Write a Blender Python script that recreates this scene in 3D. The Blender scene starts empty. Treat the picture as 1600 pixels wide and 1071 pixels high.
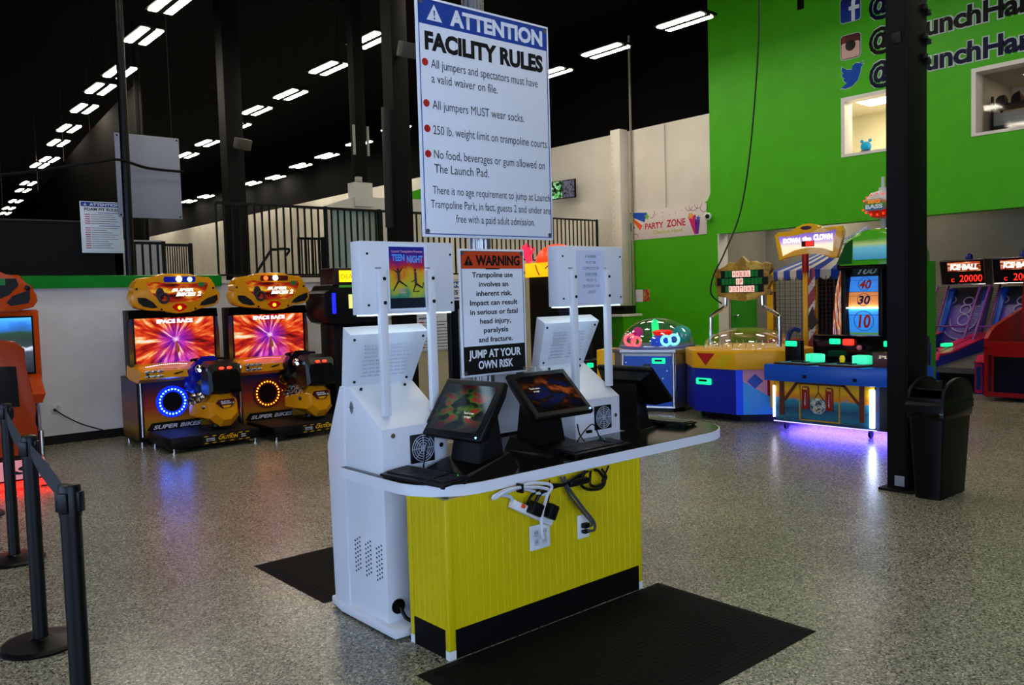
import bpy, bmesh, math, random
from mathutils import Vector, Matrix

random.seed(7)
S = bpy.context.scene
C = S.collection
PI = math.pi

# ------------------------------------------------------------------ camera, world, exposure
def make_camera():
    f, pitch, roll, ya = 1306.306, 0.0557, -0.0289, 0.71283
    cp, sp, cr, sr = math.cos(pitch), math.sin(pitch), math.cos(roll), math.sin(roll)
    ex, ey = math.cos(ya), math.sin(ya)
    def w(v):
        return Vector((v[0]*ex + v[1]*ey, -v[0]*ey + v[1]*ex, v[2]))
    right = w((cr, sp*sr, cp*sr))
    up = w((-sr, sp*cr, cp*cr))
    fwd = w((0, cp, -sp))
    cam = bpy.data.cameras.new('camera')
    cam.sensor_fit = 'HORIZONTAL'; cam.sensor_width = 36; cam.lens = f/1600*36
    cam.clip_start = 0.05; cam.clip_end = 200
    o = bpy.data.objects.new('camera', cam); C.objects.link(o)
    m = Matrix.Identity(4)
    for i in range(3):
        m[i][0], m[i][1], m[i][2] = right[i], up[i], -fwd[i]
    m[0][3], m[1][3], m[2][3] = 0, 0, 1.60
    o.matrix_world = m
    S.camera = o
make_camera()

W = bpy.data.worlds.new('world'); S.world = W; W.use_nodes = True
bg = W.node_tree.nodes['Background']
bg.inputs[0].default_value = (0.50, 0.67, 1.0, 1); bg.inputs[1].default_value = 3.5
S.view_settings.view_transform = 'Standard'; S.view_settings.look = 'None'
S.view_settings.gamma = 1.0; S.view_settings.use_curve_mapping = False
S.view_settings.exposure = 0.8
LAMP = 26.0           # radiance of the ceiling tubes

# ------------------------------------------------------------------ helpers
def lin(h):
    if isinstance(h, str):
        h = h.lstrip('#'); c = [int(h[i:i+2], 16)/255 for i in (0, 2, 4)]
    else:
        c = h
    return tuple((x/12.92 if x <= .04045 else ((x+.055)/1.055)**2.4) for x in c)

MC = {}
def mat(name, col='#808080', rough=.5, metal=0., emit=0., ecol=None, spec=.3, coat=0.):
    if name in MC: return MC[name]
    m = bpy.data.materials.new(name); m.use_nodes = True
    b = m.node_tree.nodes['Principled BSDF']
    b.inputs['Base Color'].default_value = lin(col)+(1,)
    b.inputs['Roughness'].default_value = rough; b.inputs['Metallic'].default_value = metal
    b.inputs['Specular IOR Level'].default_value = spec
    b.inputs['Coat Weight'].default_value = coat
    if emit:
        b.inputs['Emission Color'].default_value = lin(ecol or col)+(1,)
        b.inputs['Emission Strength'].default_value = emit
    MC[name] = m
    return m

class NT:
    """small node-tree builder"""
    def __init__(s, name):
        s.m = bpy.data.materials.new(name); s.m.use_nodes = True; s.t = s.m.node_tree
        s.b = s.t.nodes['Principled BSDF']; MC[name] = s.m
    def n(s, typ, **kw):
        nd = s.t.nodes.new('ShaderNode'+typ)
        for k, v in kw.items():
            if k in nd.inputs: nd.inputs[k].default_value = v
            else: setattr(nd, k, v)
        return nd
    def l(s, a, b): s.t.links.new(a, b)
    def ramp(s, stops, interp='LINEAR'):
        r = s.n('ValToRGB'); e = r.color_ramp.elements; r.color_ramp.interpolation = interp
        while len(e) > 1: e.remove(e[-1])
        e[0].position = stops[0][0]; e[0].color = lin(stops[0][1])+(1,)
        for p, c in stops[1:]:
            k = e.new(p); k.color = lin(c)+(1,)
        return r
    def math(s, op, a, b=None):
        nd = s.n('Math', operation=op)
        for i, v in enumerate((a, b)):
            if v is None: continue
            if hasattr(v, 'links'): s.l(v, nd.inputs[i])
            else: nd.inputs[i].default_value = v
        return nd.outputs[0]
    def set(s, **kw):
        for k, v in kw.items(): s.b.inputs[k.replace('_', ' ')].default_value = v

# parts that come in several pieces on one thing: each piece becomes an object of its own
SPLIT = {'corner_trim', 'side_art', 'bezel_art', 'blue_cheek', 'post_foot', 'base_foot', 'foot', 'platform_foot', 'turn_lamp', 'turn_bulb',
         'tail_light', 'speaker_grille', 'ring_lamp', 'hanger', 'tubes', 'lock', 'card_reader', 'plug', 'socket', 'edge_rail', 'support',
         'side_wall', 'screw', 'rule_bar', 'feet', 'headlamp', 'upright', 'shelf', 'front_frame', 'door_frame', 'mast', 'post', 'hole',
         'coin_square', 'clamp', 'target', 'purple_ray', 'kick_board', 'timber', 'door_edge', 'mast_bolt', 'header_line', 'cage_mesh',
         'ring', 'button', 'wheel_case', 'corner_post', 'number_ring', 'flower_decal', 'stripe', 'frame_bar', 'confetti', 'streamer', 'bullet', 'blank_tile', 'vent', 'grab_rail', 'pale_strip'}

class MB:
    def __init__(s): s.bm = bmesh.new()
    def _xf(s, vs, rot, piv):
        if rot is not None:
            bmesh.ops.rotate(s.bm, verts=vs, cent=piv, matrix=rot)
    def _bev(s, vs, bev, seg=2):
        if bev:
            es = {e for v in vs for e in v.link_edges}
            bmesh.ops.bevel(s.bm, geom=list(es), offset=bev, segments=seg, affect='EDGES', profile=.5)
    def box(s, x0, x1, y0, y1, z0, z1, bev=0, rot=None, piv=None, seg=2):
        vs = [s.bm.verts.new(p) for p in ((x0,y0,z0),(x1,y0,z0),(x1,y1,z0),(x0,y1,z0),(x0,y0,z1),(x1,y0,z1),(x1,y1,z1),(x0,y1,z1))]
        for q in ((0,3,2,1),(4,5,6,7),(0,1,5,4),(1,2,6,5),(2,3,7,6),(3,0,4,7)):
            s.bm.faces.new([vs[i] for i in q])
        s._xf(vs, rot, piv or ((x0+x1)/2, (y0+y1)/2, (z0+z1)/2))
        s._bev(vs, bev, seg)
        return s
    def prism(s, pts, a0, a1, axis='y', bev=0, seg=2):
        def P(u, v, a):
            return {'x': (a, u, v), 'y': (u, a, v), 'z': (u, v, a)}[axis]
        A = [s.bm.verts.new(P(u, v, a0)) for u, v in pts]; B = [s.bm.verts.new(P(u, v, a1)) for u, v in pts]
        s.bm.faces.new(A); s.bm.faces.new(B[::-1])
        n = len(pts)
        for i in range(n):
            s.bm.faces.new((A[i], B[i], B[(i+1) % n], A[(i+1) % n]))
        if bev:
            es = [e for v in A+B for e in v.link_edges if (e.verts[0] in A) == (e.verts[1] in A)]
            bmesh.ops.bevel(s.bm, geom=list(set(es)), offset=bev, segments=seg, affect='EDGES', profile=.5)
        return s
    def face(s, pts):
        s.bm.faces.new([s.bm.verts.new(p) for p in pts]); return s
    def loft(s, secs, cap=True):
        R = [[s.bm.verts.new(p) for p in sec] for sec in secs]; n = len(R[0])
        for a, b in zip(R, R[1:]):
            for i in range(n):
                s.bm.faces.new((a[i], a[(i+1) % n], b[(i+1) % n], b[i]))
        if cap: s.bm.faces.new(R[0][::-1]); s.bm.faces.new(R[-1])
        return s
    def tube(s, pts, r, seg=8, smooth=0, cap=True):
        P = [Vector(p) for p in pts]
        if smooth:
            Q = []
            for i in range(len(P)-1):
                p0, p1, p2, p3 = P[max(i-1, 0)], P[i], P[i+1], P[min(i+2, len(P)-1)]
                for k in range(smooth):
                    t = k/smooth
                    Q.append(.5*((2*p1)+(p2-p0)*t+(2*p0-5*p1+4*p2-p3)*t*t+(3*p1-p0-3*p2+p3)*t**3))
            P = Q+[P[-1]]
        rs = r if isinstance(r, (list, tuple)) else [r]*len(P)
        secs = []; nrm = None
        for i, p in enumerate(P):
            d = (P[min(i+1, len(P)-1)]-P[max(i-1, 0)])
            d = d.normalized() if d.length > 1e-9 else Vector((0, 0, 1))
            if nrm is None:
                nrm = d.cross(Vector((0, 0, 1)))
                if nrm.length < 1e-4: nrm = d.cross(Vector((1, 0, 0)))
            nrm = (nrm-d*nrm.dot(d)).normalized(); b = d.cross(nrm)
            secs.append([p+(nrm*math.cos(2*PI*k/seg)+b*math.sin(2*PI*k/seg))*rs[min(i, len(rs)-1)] for k in range(seg)])
        return s.loft(secs, cap)
    def cyl(s, p0, p1, r, r1=None, seg=20):
        p0, p1 = Vector(p0), Vector(p1)
        return s.tube([p0, p1], [r, r if r1 is None else r1], seg)
    def lathe(s, prof, c=(0, 0, 0), seg=32, sx=1, sy=1):
        R = [[s.bm.verts.new((c[0]+r*sx*math.cos(2*PI*k/seg), c[1]+r*sy*math.sin(2*PI*k/seg), c[2]+z)) for k in range(seg)] for r, z in prof]
        for a, b in zip(R, R[1:]):
            for i in range(seg):
                s.bm.faces.new((a[i], a[(i+1) % seg], b[(i+1) % seg], b[i]))
        s.bm.faces.new(R[0][::-1]); s.bm.faces.new(R[-1])
        return s
    def ball(s, c, r, seg=16, zmin=-1):
        rx, ry, rz = r if isinstance(r, (list, tuple)) else (r, r, r)
        n = seg//2; R = []
        a0 = -PI/2 if zmin <= -1 else math.asin(zmin)
        for j in range(n+1):
            a = a0+(PI/2-a0)*j/n
            cr = max(math.cos(a), .002)
            R.append([s.bm.verts.new((c[0]+rx*cr*math.cos(2*PI*k/seg), c[1]+ry*cr*math.sin(2*PI*k/seg), c[2]+rz*math.sin(a))) for k in range(seg)])
        for a, b in zip(R, R[1:]):
            for i in range(seg):
                s.bm.faces.new((a[i], a[(i+1) % seg], b[(i+1) % seg], b[i]))
        if zmin > -1: pass
        else: s.bm.faces.new(R[0][::-1])
        s.bm.faces.new(R[-1])
        return s
    def torus(s, c, R, r, axis='z', seg=32, ms=8, sx=1, arc=(0, 1)):
        pts = []
        n = seg
        for k in range(n+1):
            a = 2*PI*(arc[0]+(arc[1]-arc[0])*k/n)
            u, v = R*sx*math.cos(a), R*math.sin(a)
            pts.append({'z': (c[0]+u, c[1]+v, c[2]), 'y': (c[0]+u, c[1], c[2]+v), 'x': (c[0], c[1]+u, c[2]+v)}[axis])
        return s.tube(pts, r, ms)
    def add_mesh(s, me, mtx):
        n0 = len(s.bm.verts); s.bm.from_mesh(me); s.bm.verts.ensure_lookup_table()
        vs = s.bm.verts[n0:]
        bmesh.ops.transform(s.bm, matrix=mtx, verts=vs)
        return s
    def build(s, name, m, parent=None, smooth=True, angle=32, label=None, normals=True):
        if normals: bmesh.ops.recalc_face_normals(s.bm, faces=s.bm.faces)
        if name in SPLIT and parent is not None:
            seen = set(); groups = []
            for v in s.bm.verts:
                if v in seen: continue
                st = [v]; seen.add(v); g = []
                while st:
                    u = st.pop(); g.append(u)
                    for e in u.link_edges:
                        w = e.other_vert(u)
                        if w not in seen: seen.add(w); st.append(w)
                groups.append(g)
            first = None
            for g in groups:
                q = MB(); mp = {u: q.bm.verts.new(u.co) for u in g}
                for f in {f for u in g for f in u.link_faces}:
                    q.bm.faces.new([mp[u] for u in f.verts])
                r = q.finish(name, m, parent, smooth, angle, label)
                first = first or r
            s.bm.free()
            return first
        return s.finish(name, m, parent, smooth, angle, label)
    def finish(s, name, m, parent, smooth, angle, label):
        me = bpy.data.meshes.new(name); s.bm.to_mesh(me); s.bm.free()
        if smooth:
            for p in me.polygons: p.use_smooth = True
            me.set_sharp_from_angle(angle=math.radians(angle))
        me.materials.append(m)
        o = bpy.data.objects.new(name, me); C.objects.link(o)
        if parent: o.parent = parent
        if label: o['label'] = label
        return o

def thing(name, label, cat, loc=(0, 0, 0), rz=0., group=None):
    o = bpy.data.objects.new(name, None); C.objects.link(o)
    o.location = loc; o.rotation_euler = (0, 0, rz); o.empty_display_size = .1
    o['label'] = label; o['category'] = cat
    if group: o['group'] = group
    return o
def tag(o, label, cat, group=None, kind=None):
    o['label'] = label; o['category'] = cat
    if group: o['group'] = group
    if kind: o['kind'] = kind
    return o
def struct(name, mb, m, smooth=False):
    o = mb.build(name, m, smooth=smooth); o['kind'] = 'structure'; return o
def copy_tree(o, parent=None):
    c = o.copy(); C.objects.link(c)
    if parent: c.parent = parent
    for ch in [x for x in o.children]: copy_tree(ch, c)
    return c

_TX = {}
def text_mesh(body, bold):
    k = (body, bold)
    if k in _TX: return _TX[k]
    cu = bpy.data.curves.new('lettering', 'FONT'); cu.body = body; cu.size = 1.0
    cu.offset = bold; cu.resolution_u = 3; cu.fill_mode = 'FRONT'
    ob = bpy.data.objects.new('lettering', cu); C.objects.link(ob)
    dg = bpy.context.evaluated_depsgraph_get()
    me = bpy.data.meshes.new_from_object(ob.evaluated_get(dg))
    bpy.data.objects.remove(ob); bpy.data.curves.remove(cu)
    xs = [v.co.x for v in me.vertices] or [0, 1]
    _TX[k] = (me, min(xs), max(xs))
    return _TX[k]
def lettering(parent, m, lines, y, name='lettering', bold=.012, slant=0., label=None, bend=0.):
    """lines: (string, x0, x1, baseline z, cap height); laid on the local plane y facing -y"""
    mb = MB()
    for st, x0, x1, zb, cap in lines:
        me, a, b = text_mesh(st, bold)
        sx = (x1-x0)/max(b-a, 1e-6); sz = cap/.729
        M = Matrix(((sx, sx*slant, 0, x0-a*sx), (0, 0, -1, y), (0, sz, 0, zb), (0, 0, 0, 1)))
        mb.add_mesh(me, M)
    o = mb.build(name, m, parent, smooth=False, label=label, normals=False)
    return o

def leftover(*a): pass
# ------------------------------------------------------------------ materials
def make_floor_mat():
    k = NT('floor_flake')
    tc = k.n('TexCoord')
    v = k.n('TexVoronoi', Scale=120.0); k.l(tc.outputs['Object'], v.inputs['Vector'])
    sp = k.n('SeparateColor'); k.l(v.outputs['Color'], sp.inputs[0])
    r = k.ramp([(0, '#33322a'), (.12, '#5e5d4e'), (.28, '#7b7a6a'), (.5, '#8d8b7a'), (.78, '#a09d8a'), (.93, '#c0bda8')], 'CONSTANT')
    k.l(sp.outputs[0], r.inputs[0])
    n = k.n('TexNoise', Scale=1.2, Detail=3.0); k.l(tc.outputs['Object'], n.inputs['Vector'])
    mx = k.n('Mix', data_type='RGBA', blend_type='MULTIPLY'); mx.inputs[0].default_value = .35
    k.l(r.outputs[0], mx.inputs[6])
    r2 = k.ramp([(.35, '#c9c6ba'), (.65, '#ffffff')]); k.l(n.outputs[0], r2.inputs[0]); k.l(r2.outputs[0], mx.inputs[7])
    k.l(mx.outputs[2], k.b.inputs['Base Color'])
    k.set(Roughness=.27); k.b.inputs['Specular IOR Level'].default_value = .55
    bp = k.n('Bump', Strength=.06, Distance=.002); k.l(sp.outputs[1], bp.inputs['Height']); k.l(bp.outputs[0], k.b.inputs['Normal'])
    return k.m
FLOOR = make_floor_mat()

def painted(name, col, rough=.55, var=.06, scale=3.0, bump=.05, bscale=60.):
    k = NT(name); tc = k.n('TexCoord')
    n = k.n('TexNoise', Scale=scale, Detail=4.0); k.l(tc.outputs['Object'], n.inputs['Vector'])
    c = lin(col); a = tuple(x*(1-var) for x in c); b = tuple(min(1, x*(1+var)) for x in c)
    r = k.ramp([(.3, '#000000'), (.7, '#ffffff')])
    r.color_ramp.elements[0].color = a+(1,); r.color_ramp.elements[1].color = b+(1,)
    k.l(n.outputs[0], r.inputs[0]); k.l(r.outputs[0], k.b.inputs['Base Color'])
    n2 = k.n('TexNoise', Scale=bscale, Detail=2.0); k.l(tc.outputs['Object'], n2.inputs['Vector'])
    bp = k.n('Bump', Strength=bump, Distance=.01); k.l(n2.outputs[0], bp.inputs['Height']); k.l(bp.outputs[0], k.b.inputs['Normal'])
    k.set(Roughness=rough); k.b.inputs['Specular IOR Level'].default_value = .25
    if max(lin(col)) < .01: k.b.inputs['Specular IOR Level'].default_value = .1
    return k.m
GREEN = painted('green_wall_paint', '#42a808', .5)
BEIGE = painted('beige_wall_paint', '#d9d3c4', .7, .08, 1.2, .12, 25.)
WALLW = painted('white_wall_paint', '#e2e2e4', .45)
TAN = painted('tan_wall_paint', '#b9ab8d', .6)
CEIL = painted('ceiling_black', '#030202', .9)
BLACKW = painted('black_wall_paint', '#010101', .95)
GREYW = painted('alcove_grey_paint', '#8a8478', .7)
DOORG = painted('green_door_paint', '#2f8a1c', .45)
WHITE = mat('white_powder_coat', '#d6d8de', .35)
WTRIM = mat('white_trim', '#d9d4cb', .45)
SIGNW = mat('sign_white', '#dfe3ea', .35)
BLACK = mat('black_plastic', '#040404', .42, spec=.22)
BLACKG = mat('black_gloss', '#050505', .12)
BLACKM = mat('black_metal', '#020203', .38, spec=.25)
RUBBER = mat('black_rubber', '#0b0908', .7)
CHROME = mat('chrome', '#c9c9cc', .14, 1.)
STEEL = mat('brushed_steel', '#9a9a9c', .35, 1.)
STEELB = mat('dark_steel', '#080706', .6, spec=.15)
BLUEINK = mat('blue_ink', '#1c3f93', .4)
BLACKINK = mat('black_ink', '#0a0a0a', .45)
REDINK = mat('red_ink', '#b3201c', .4)
ORANGEINK = mat('orange_ink', '#c8421c', .4)
GREYINK = mat('grey_ink', '#55565a', .5)
YELLOWP = mat('yellow_panel_paint', '#cab400', .45, spec=.25)
YPLASTIC = mat('yellow_plastic', '#e0940c', .22, coat=.5)
OPLASTIC = mat('orange_plastic', '#c2440a', .22, coat=.5)
BLUEP = mat('blue_panel', '#0a4fc4', .3)
NAVY = mat('navy_panel', '#0a1f9a', .35)
REDP = mat('red_metal', '#980c06', .35)
PURPLE = mat('purple_metal', '#6a1f8a', .35)
PINK = mat('pink_panel', '#d8285f', .35)
YELLOW = mat('bright_yellow', '#f0b400', .3)
WHITEP = mat('white_plastic', '#dcdcda', .4)
CABLEW = mat('white_cable', '#c9cbd2', .45)
DIFF = mat('lamp_tube_glow', '#ffffff', .4, emit=LAMP, ecol=(1.0, .955, .87))
LEDG = mat('led_green', '#20e0a0', .4, emit=.75, ecol='#12e08c')
LEDB = mat('led_blue', '#3070ff', .4, emit=30., ecol='#3c78ff')
LEDBS = mat('led_blue_small', '#3070ff', .4, emit=8., ecol='#5aa0ff')
LEDO = mat('led_amber', '#ff9a10', .4, emit=7., ecol='#ff8c10')
LEDW = mat('led_white', '#ffffff', .4, emit=7., ecol='#f0f4ff')
LEDR = mat('led_red', '#ff2010', .4, emit=4., ecol='#ff2412')
LEDP = mat('led_violet', '#8a60ff', .4, emit=12., ecol='#5642ff')
DIGIT = mat('led_digits', '#ff2a18', .4, emit=1.6, ecol='#ff2414')
SCREENOFF = mat('dark_glass', '#07080a', .08)

def glass_mat(name='clear_dome', gl=.12, tint='#ffffff'):
    k = NT(name); k.t.nodes.remove(k.b)
    out = k.t.nodes['Material Output']
    tr = k.n('BsdfTransparent'); tr.inputs[0].default_value = lin(tint)+(1,)
    g = k.n('BsdfGlossy'); g.inputs['Roughness'].default_value = .04
    lw = k.n('LayerWeight', Blend=.25)
    f = k.math('ADD', k.math('MULTIPLY', lw.outputs['Facing'], .45), gl)
    mx = k.n('MixShader'); k.l(f, mx.inputs[0]); k.l(tr.outputs[0], mx.inputs[1]); k.l(g.outputs[0], mx.inputs[2])
    k.l(mx.outputs[0], out.inputs[0])
    return k.m
GLASS = glass_mat()
PANE = glass_mat('window_glass', .01)

def burst_mat():
    """screen: red and orange streaks flying out of a violet centre"""
    k = NT('race_screen'); tc = k.n('TexCoord')
    sp = k.n('SeparateXYZ'); k.l(tc.outputs['Generated'], sp.inputs[0])
    x = k.math('SUBTRACT', sp.outputs[0], .5); z = k.math('MULTIPLY', k.math('SUBTRACT', sp.outputs[2], .52), .75)
    a = k.math('ARCTAN2', z, x)
    r = k.math('SQRT', k.math('ADD', k.math('MULTIPLY', x, x), k.math('MULTIPLY', z, z)))
    cb = k.n('CombineXYZ'); k.l(k.math('MULTIPLY', k.math('COSINE', a), 2.3), cb.inputs[0]); k.l(k.math('MULTIPLY', k.math('SINE', a), 2.3), cb.inputs[1]); k.l(k.math('MULTIPLY', r, 1.6), cb.inputs[2])
    n = k.n('TexNoise', Scale=2.4, Detail=3.0); k.l(cb.outputs[0], n.inputs['Vector'])
    c1 = k.ramp([(.3, '#5a0410'), (.45, '#c01c10'), (.55, '#f0541c'), (.63, '#ffb060'), (.72, '#fff0d8')]); k.l(n.outputs[0], c1.inputs[0])
    c2 = k.ramp([(.34, '#3a0c8a'), (.48, '#a81cc0'), (.58, '#d840c0'), (.68, '#ffd0f0')]); k.l(n.outputs[0], c2.inputs[0])
    f = k.ramp([(.08, '#ffffff'), (.26, '#000000')]); k.l(r, f.inputs[0])
    zz = k.ramp([(.1, '#ffffff'), (.42, '#000000')]); k.l(sp.outputs[2], zz.inputs[0])
    ab = k.math('ABSOLUTE', x); side = k.ramp([(.16, '#ffffff'), (.3, '#000000')]); k.l(ab, side.inputs[0])
    fm = k.math('MAXIMUM', f.outputs[0], k.math('MULTIPLY', k.math('MULTIPLY', zz.outputs[0], side.outputs[0]), .85))
    mx = k.n('Mix', data_type='RGBA'); k.l(fm, mx.inputs[0]); k.l(c1.outputs[0], mx.inputs[6]); k.l(c2.outputs[0], mx.inputs[7])
    g = k.ramp([(0, '#ffffff'), (.05, '#000000')]); k.l(r, g.inputs[0])
    ad = k.n('Mix', data_type='RGBA', blend_type='ADD'); k.l(k.math('MULTIPLY', g.outputs[0], .8), ad.inputs[0]); k.l(mx.outputs[2], ad.inputs[6]); ad.inputs[7].default_value = (1, .9, .8, 1)
    k.l(ad.outputs[2], k.b.inputs['Emission Color']); k.set(Emission_Strength=.55, Roughness=.15)
    k.b.inputs['Base Color'].default_value = (.01, .01, .01, 1)
    return k.m
BURST = burst_mat()

def blobs_mat(name, stops, scale=3.2, emit=.6, seed=0., base='#050506', detail=2., dist=0.):
    """colours in soft blobs; emit = strength of a lit picture, 0 = print"""
    k = NT(name); tc = k.n('TexCoord')
    mp = k.n('Mapping'); mp.inputs['Location'].default_value = (seed, seed*.7, seed*1.3); k.l(tc.outputs['Generated'], mp.inputs[0])
    n = k.n('TexNoise', Scale=scale, Detail=detail, Distortion=dist); k.l(mp.outputs[0], n.inputs['Vector'])
    r = k.ramp(stops); k.l(n.outputs[0], r.inputs[0])
    if emit:
        k.l(r.outputs[0], k.b.inputs['Emission Color']); k.set(Emission_Strength=emit, Roughness=.12)
        k.b.inputs['Base Color'].default_value = lin(base)+(1,)
    else:
        k.l(r.outputs[0], k.b.inputs['Base Color']); k.set(Roughness=.35)
    return k.m

def picture_mat(name, stops, scale, emit, seed, detail):
    """a blurred photo on a screen, dark towards its margins"""
    m = blobs_mat(name, stops, scale, emit, seed, '#0a0a0a', detail)
    t = m.node_tree; b = t.nodes['Principled BSDF']
    tc = t.nodes.new('ShaderNodeTexCoord'); sp = t.nodes.new('ShaderNodeVectorMath'); sp.operation = 'DISTANCE'
    t.links.new(tc.outputs['Generated'], sp.inputs[0]); sp.inputs[1].default_value = (.52, .5, .48)
    mr = t.nodes.new('ShaderNodeMapRange'); mr.inputs[1].default_value = .62; mr.inputs[2].default_value = .3
    mr.inputs[3].default_value = .12; mr.inputs[4].default_value = 1.0
    t.links.new(sp.outputs['Value'], mr.inputs[0])
    mx = t.nodes.new('ShaderNodeMath'); mx.operation = 'MULTIPLY'; mx.inputs[1].default_value = emit
    t.links.new(mr.outputs[0], mx.inputs[0]); t.links.new(mx.outputs[0], b.inputs['Emission Strength'])
    return m

def grad_mat(name, stops, axis=2, emit=0., noise=0., nscale=6., rough=.35, interp='LINEAR'):
    k = NT(name); tc = k.n('TexCoord'); sp = k.n('SeparateXYZ'); k.l(tc.outputs['Generated'], sp.inputs[0])
    v = sp.outputs[axis]
    if noise:
        n = k.n('TexNoise', Scale=nscale, Detail=4.0); k.l(tc.outputs['Generated'], n.inputs['Vector'])
        v = k.math('ADD', v, k.math('MULTIPLY', k.math('SUBTRACT', n.outputs[0], .5), noise))
    r = k.ramp(stops, interp); k.l(v, r.inputs[0])
    if emit:
        k.l(r.outputs[0], k.b.inputs['Emission Color']); k.set(Emission_Strength=emit)
        k.b.inputs['Base Color'].default_value = (.01, .01, .01, 1)
    else: k.l(r.outputs[0], k.b.inputs['Base Color'])
    k.set(Roughness=rough)
    return k.m

def mesh_mat(name, col, n=60., fill=.16):
    """wire mesh: thin wires, open between"""
    k = NT(name); k.t.nodes.remove(k.b); out = k.t.nodes['Material Output']
    tc = k.n('TexCoord'); sp = k.n('SeparateXYZ'); k.l(tc.outputs['Object'], sp.inputs[0])
    fs = []
    for i in range(3):
        fr = k.math('FRACT', k.math('MULTIPLY', k.math('ADD', sp.outputs[i], 50.013), n)); fs.append(k.math('LESS_THAN', fr, fill))
    f = k.math('MAXIMUM', fs[2], k.math('MAXIMUM', fs[0], fs[1]) if False else k.math('ABSOLUTE', fs[1]))
    f = k.math('MAXIMUM', f, k.math('MULTIPLY', fs[0], 1.0))
    tr = k.n('BsdfTransparent'); d = k.n('BsdfDiffuse'); d.inputs[0].default_value = lin(col)+(1,)
    mx = k.n('MixShader'); k.l(f, mx.inputs[0]); k.l(tr.outputs[0], mx.inputs[1]); k.l(d.outputs[0], mx.inputs[2]); k.l(mx.outputs[0], out.inputs[0])
    return k.m

# ------------------------------------------------------------------ the setting
XW = 15.3          # plane of the long right-hand wall
ZC = 7.9
struct('floor', MB().box(-7, 19, -6, 74, -.12, 0), FLOOR)
struct('ceiling', MB().box(-7, 19, -6, 74, ZC, ZC+.15), CEIL)
# right-hand wall: beige far part, black band above it, green near part with the alcove and two office windows
struct('wall_right', MB().box(XW+.02, XW+.3, 13.25, 74, 0, 5.42).box(XW+.02, XW+.3, 10.97, 13.25, 3.5, 5.42), BEIGE)
struct('wall_right', MB().box(XW+.1, XW+.3, 10.97, 74, 5.42, ZC), BLACKW)
AL, AB, AT, AC = 10.79, 17.15, 2.81, 3.4      # alcove: left side, back, ceiling height
w1 = (6.45, 7.975, 4.04, 5.15); w2 = (3.9, 5.67, 4.06, 5.19)
gw = MB()
gw.prism([(10.97, 0), (13.27, 0), (13.27, 3.5), (11.16, 3.5), (11.04, 3.56), (10.97, 3.7)], XW, XW+.3, 'x')
gw.box(XW, XW+.3, AL, 10.97, 0, ZC)
gw.box(XW, XW+.3, w1[1], AL, AT, ZC).box(XW, XW+.3, w1[0], w1[1], AT, w1[2]).box(XW, XW+.3, w1[0], w1[1], w1[3], ZC)
gw.box(XW, XW+.3, w2[1], w1[0], AT, ZC).box(XW, XW+.3, w2[0], w2[1], AT, w2[2]).box(XW, XW+.3, w2[0], w2[1], w2[3], ZC)
gw.box(XW, XW+.3, -6, w2[0], AT, ZC)
struct('wall_right', gw, GREEN)
struct('trim_1', MB().box(XW-.012, XW+.31, AL-.03, AL+.0, 0, AT), WTRIM)
al = MB().box(XW+.3, AB, AL, AL+.1, 0, AC+.1)
struct('wall_left', al, GREYW)
struct('wall_back', MB().box(AB, AB+.1, -6, AL+.1, 0, AC+.1), GREYW)
struct('ceiling', MB().box(XW+.3, AB, -6, AL, AC, AC+.1), GREYW)
dr = struct('door_1', MB().box(15.75, 16.72, AL-.03, AL, 0.01, 2.08, .006), DOORG)
o = MB().cyl((15.86, AL-.09, 1.02), (15.86, AL-.03, 1.02), .03).ball((15.86, AL-.1, 1.02), .035).build('door_knob', CHROME, dr)
for i, w in enumerate((w1, w2)):
    f = MB(); t = .07
    f.box(XW-.015, XW+.28, w[0], w[0]+t, w[2], w[3]).box(XW-.015, XW+.28, w[1]-t, w[1], w[2], w[3])
    f.box(XW-.015, XW+.28, w[0]+t, w[1]-t, w[2], w[2]+.05).box(XW-.015, XW+.28, w[0]+t, w[1]-t, w[3]-t, w[3])
    wo = struct('window_%d' % (i+1), f, WTRIM)
    MB().box(XW+.16, XW+.166, w[0]+t, w[1]-t, w[2]+.05, w[3]-t).build('pane', PANE, wo, smooth=False)
# offices behind the two windows
OFW = mat('office_wall', '#d2c9b0', .8); OFC = mat('office_ceiling', '#c9c2b2', .9)
for nm, y0, y1, zc in (('a', 6.15, 9.6, 5.35), ('b', 2.4, 6.05, 5.35)):
    r = MB().box(18.2, 18.3, y0, y1, 3.6, zc).box(XW+.3, 18.3, y0, y0+.04, 3.6, zc).box(XW+.3, 18.3, y1-.04, y1, 3.6, zc).box(XW+.3, 18.3, y0, y1, 3.6, 3.65)
    struct('wall_back', r, OFW)
    struct('ceiling', MB().box(XW+.3, 18.3, y0, y1, zc, zc+.05), OFC)
PANEL_B = mat('office_panel_bright', '#ffffff', .5, emit=11., ecol='#fff4e0')
PANEL_D = mat('office_panel_dim', '#ffffff', .5, emit=3.5, ecol='#ffeccc')
def office_light(lab, x0, x1, y0, y1, z, m):
    t = thing('ceiling_panel_light', lab, 'ceiling light', ((x0+x1)/2, (y0+y1)/2, z))
    a, b = (x1-x0)/2, (y1-y0)/2
    MB().box(-a, a, -b, b, -.02, .0).build('frame', WTRIM, t, smooth=False)
    MB().box(-a+.03, a-.03, -b+.03, b-.03, -.026, -.02).build('diffuser', m, t, smooth=False)
office_light('bright panel light in the office ceiling behind the window left of the black column', 16.25, 17.3, 6.6, 8.4, 5.35, PANEL_B)
office_light('dim strip light in the office ceiling behind the window with shelves', 17.1, 17.4, 3.6, 5.5, 5.35, PANEL_D)

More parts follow.
